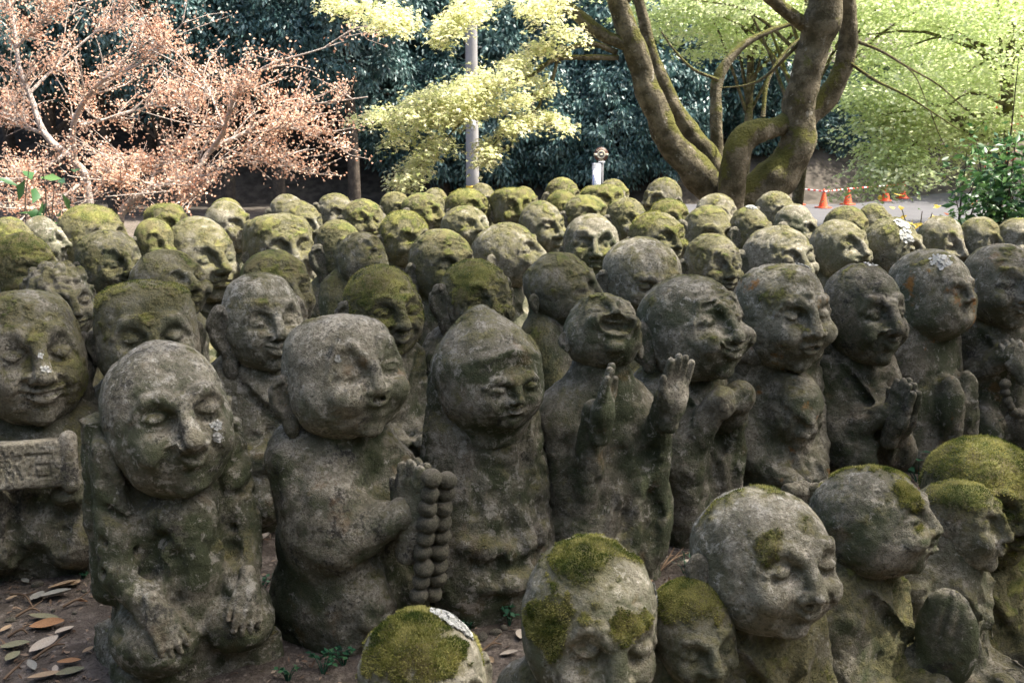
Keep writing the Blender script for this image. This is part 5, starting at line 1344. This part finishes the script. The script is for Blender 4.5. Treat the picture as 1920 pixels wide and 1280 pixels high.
for i, (a, b, Yc) in enumerate((((1640, -30), (2040, 48), 24.), ((1780, -16), (2040, 30), 26.))):
    A_, B_ = at(*a, Yc), at(*b, Yc); mb = MB(); D_ = B_ - A_
    mb.tube([A_ - D_ * 2 + Vector((0, 0, .5)), A_, (A_ + B_) / 2 - Vector((0, 0, .03)), B_, B_ + D_ * 1.5 + Vector((0, 0, .4))], [.016] * 5, 6, 5)
    tag(mb.build('overhead_cable', M['black']), ['thick dark overhead cable crossing the maple leaves', 'upper thin dark overhead cable above the road'][i], 'cable')

# ------------------------------------------------------------------ things lying on the ground
def gpt(u, v):
    d = ray(u, v); t = .5
    for _ in range(60):
        p_ = Vector((d.x * t, d.y * t, CAMZ + d.z * t)); dz = p_.z - ground_z(p_.x, p_.y); t += dz * .6
    return p_
def dryleafmat(name, c1, c2):
    t = NT(name); co = t.n('ShaderNodeTexCoord').outputs['Object']
    c = t.mix(t.ramp(t.noise(co, 30, 4, .6), .4, .65), c1, c2); c = t.mix(t.math('MULTIPLY', t.ramp(t.noise(co, 160, 3, .7), .6, .7), .7), c, (.06, .04, .025))
    t.base(c, .75, .2); t.normal(t.bump(t.noise(co, 90, 3, .6), .5, .002)); return t.m
DM = {'tan': dryleafmat('tan_dry_leaf', (.36, .27, .17), (.28, .20, .12)), 'pale': dryleafmat('pale_dry_leaf', (.42, .37, .30), (.33, .29, .23)),
      'greenish': dryleafmat('greenish_dry_leaf', (.21, .21, .13), (.16, .15, .09)), 'orange': dryleafmat('orange_dry_leaf', (.36, .20, .10), (.28, .15, .07)), 'grey': dryleafmat('grey_dry_leaf', (.25, .25, .22), (.2, .2, .17))}
def dry_leaf_mesh(seed):
    rng = random.Random(seed); V, F = [], []; n = 9; cur = rng.uniform(.5, 1.4); wd = rng.uniform(.20, .27); tw = rng.uniform(-.5, .5)
    for i in range(n):
        t = i / (n - 1); w = wd * math.sin(math.pi * min(max(t * .96 + .02, 0), 1)) ** .75; z = .05 * cur * (2 * t - 1) ** 2
        for s in (-1, -.5, 0, .5, 1): V.append((t - .5, s * w, z + .07 * cur * s * s * (w / .2) + tw * s * .06 * (t - .5) + .01))
    for i in range(n - 1):
        for j in range(4): F.append((i * 5 + j, i * 5 + j + 1, (i + 1) * 5 + j + 1, (i + 1) * 5 + j))
    return mesh_np('fallen_leaf', np.array(V), np.array(F))
LV = [(119, 1105, 52, 8, 'tan'), (71, 1124, 40, 78, 'grey'), (107, 1122, 56, 12, 'grey'), (142, 1099, 36, 100, 'tan'), (83, 1164, 58, -4, 'greenish'), (89, 1179, 62, 6, 'orange'), (122, 1190, 42, 48, 'pale'), (83, 1216, 66, 52, 'pale'),
      (30, 1217, 54, 4, 'greenish'), (24, 1238, 44, 80, 'greenish'), (130, 1248, 42, 6, 'orange'), (104, 1262, 24, 120, 'pale'), (132, 1268, 52, 25, 'greenish'), (84, 1275, 60, 10, 'tan'), (22, 1127, 20, 20, 'tan'), (154, 1134, 20, 0, 'orange'),
      (166, 1225, 24, 40, 'tan'), (954, 1232, 34, 5, 'pale'), (976, 1196, 40, 85, 'pale'), (497, 1012, 30, 60, 'pale'), (60, 1255, 34, 150, 'grey'), (12, 1185, 30, 70, 'tan'), (1215, 1100, 26, 30, 'tan'), (1290, 1060, 24, 10, 'pale'), (920, 1245, 26, 130, 'tan'), (48, 1095, 22, 160, 'grey')]
LN = {'tan': 'curled tan leaf fallen on the dirt', 'pale': 'pale dry leaf fallen on the dirt', 'greenish': 'olive-green dry leaf fallen on the dirt', 'orange': 'orange-brown leaf fallen on the dirt', 'grey': 'grey-green spotted leaf fallen on the dirt'}
for i, (u, v, L, ang, c) in enumerate(LV):
    p_ = gpt(u, v); dep = cam_depth(p_); o = link('fallen_leaf', dry_leaf_mesh(i), DM[c]); s = L * dep / FPX * 1.0
    o.scale = (s, s, s); a = R(ang); o.location = p_ + Vector((0, 0, .012)); o.rotation_euler = (R((i * 37) % 24 - 12), R((i * 53) % 20 - 10), math.atan2(math.sin(a) * 1.9, math.cos(a)))
    tag(o, LN[c], 'leaf', c + ' leaves on the dirt')
ST = [(930, 1188, 26), (905, 1197, 30), (158, 1110, 14), (70, 1098, 26), (945, 1178, 20), (20, 1165, 22), (1224, 1050, 20), (140, 1150, 12), (985, 1215, 14), (100, 1145, 12)]
pm = [part_mesh('pebble', (lambda k: lambda V: (V.ell((0, 0, 0), (.9, .62, .42), .1), V.box((.2, .1, .05), (.4, .4, .3), .1, .2)))(k), (-1.2,) * 3, (1.2,) * 3, .13, 60 + k, .10) for k in range(3)]
for i, (u, v, w_) in enumerate(ST):
    p_ = gpt(u, v); s = w_ * cam_depth(p_) / FPX / 1.9; o = link('pebble', pm[i % 3], STONE); o.location = p_ + Vector((0, 0, s * .25)); o.scale = (s, s, s); o.rotation_euler = (0, 0, i * 1.3)
    props(o, dict(st_tone=1.25, st_dark=0, st_pale=.3, st_rust=0, st_alg=0)); tag(o, 'small grey stone lying on the dirt between statues' if u > 300 else 'small grey stone among the fallen leaves', 'stone', 'stones on the dirt')
TW = [((20, 1118), (62, 1142)), ((118, 1142), (165, 1132)), ((62, 1240), (122, 1212)), ((8, 1278), (40, 1258)), ((15, 1198), (52, 1192)), ((895, 1232), (940, 1212)), ((1225, 1085), (1290, 1040)), ((30, 1160), (75, 1150)), ((1240, 1070), (1262, 1045))]
for i, (a, b) in enumerate(TW):
    A_, B_ = gpt(*a) + Vector((0, 0, .008)), gpt(*b) + Vector((0, 0, .008)); mb = MB(); mid = (A_ + B_) / 2 + Vector((.006, .01, .012)); mb.tube([A_, mid, B_], [.004, .0035, .002], 6, 3)
    mb.tube([mid, mid + (B_ - A_) * .25 + Vector((.01, .02, .012))], [.0025, .001], 5, 1); o = mb.build('twig', M['twig']); tag(o, 'thin dry twig lying among fallen leaves' if a[0] < 300 else 'thin dry twig on dirt between the statues', 'twig', 'dry twigs')
# fine litter
rng = np.random.default_rng(5); n = 9000
xy = np.stack([rng.uniform(-2.6, 2.8, n), rng.uniform(1.6, 5.5, n)], 1); O = np.array([(a, b, ground_z(a, b) + .006) for a, b in xy]); D = rng.normal(0, 1, (n, 3)) * np.array([1, 1, .25])
tag(link('leaf_litter', leaf_mesh('leaf_litter', O, D, .024, .008, 6, None, .2, np.tile((0, 0, 1.), (n, 1)) + rng.normal(0, .3, (n, 3))), leafmat('litter', [(.06, .042, .03), (.16, .11, .075), (.30, .24, .18)], .05, .9, .1)), kind='stuff')
# weeds
WD = [(813, 1155, 26, 'clover-leaved weed beside the veiled statue'), (955, 1172, 26, 'small leafy weed at the foot of the veiled statue'), (880, 1180, 16, 'tiny sprout by the grey stones'), (606, 1262, 30, 'weed tuft in front of the praying bead statue'), (645, 1245, 26, 'dark green weed beside the mossy domed statue'),
      (540, 1275, 24, 'weed sprouting at the plinth corner'), (1722, 905, 46, 'green fern sprig behind the near statues'), (1850, 848, 50, 'grassy weed under the bead necklace statue'), (146, 1062, 12, 'tiny green sprout beside the blotched statue'), (156, 1084, 12, 'little seedling by the fallen leaves'), (1285, 1075, 22, 'thin grass sprout on the dirt path'), (490, 1110, 26, 'leafy weed in the gap between two front statues')]
for i, (u, v, hp, lab) in enumerate(WD):
    p_ = gpt(u, v); h_ = hp * cam_depth(p_) / FPX * 1.2; root = empty('weed', p_); tag(root, lab, 'weed', 'weeds between the statues'); rg = np.random.default_rng(90 + i); mb = MB(); A = []; ns = 6
    for j in range(ns):
        e = np.array([rg.normal(0, h_ * .55), rg.normal(0, h_ * .45), h_ * rg.uniform(.5, 1.1)]); mb.tube([(0, 0, -.01), e * .5 + np.array([0, 0, h_ * .12]), e], [.0018, .0014, .0008], 4, 3); A += [e, e, e, e * .7 + np.array([0, 0, h_ * .08])]
    A = np.array(A); D = rg.normal(0, 1, A.shape) * np.array([1, 1, .35]); grass = 'grass' in lab
    link('leaves', leaf_mesh('leaves', A, D + (np.array([0, 0, 1.2]) if grass else 0), h_ * (.9 if grass else .42), h_ * (.07 if grass else .30), i, None, .1, np.tile((0, 0, 1.), (len(A), 1)) + rg.normal(0, .3, (len(A), 3))), M['weed'], root); mb.build('stems', M['weed'], root)
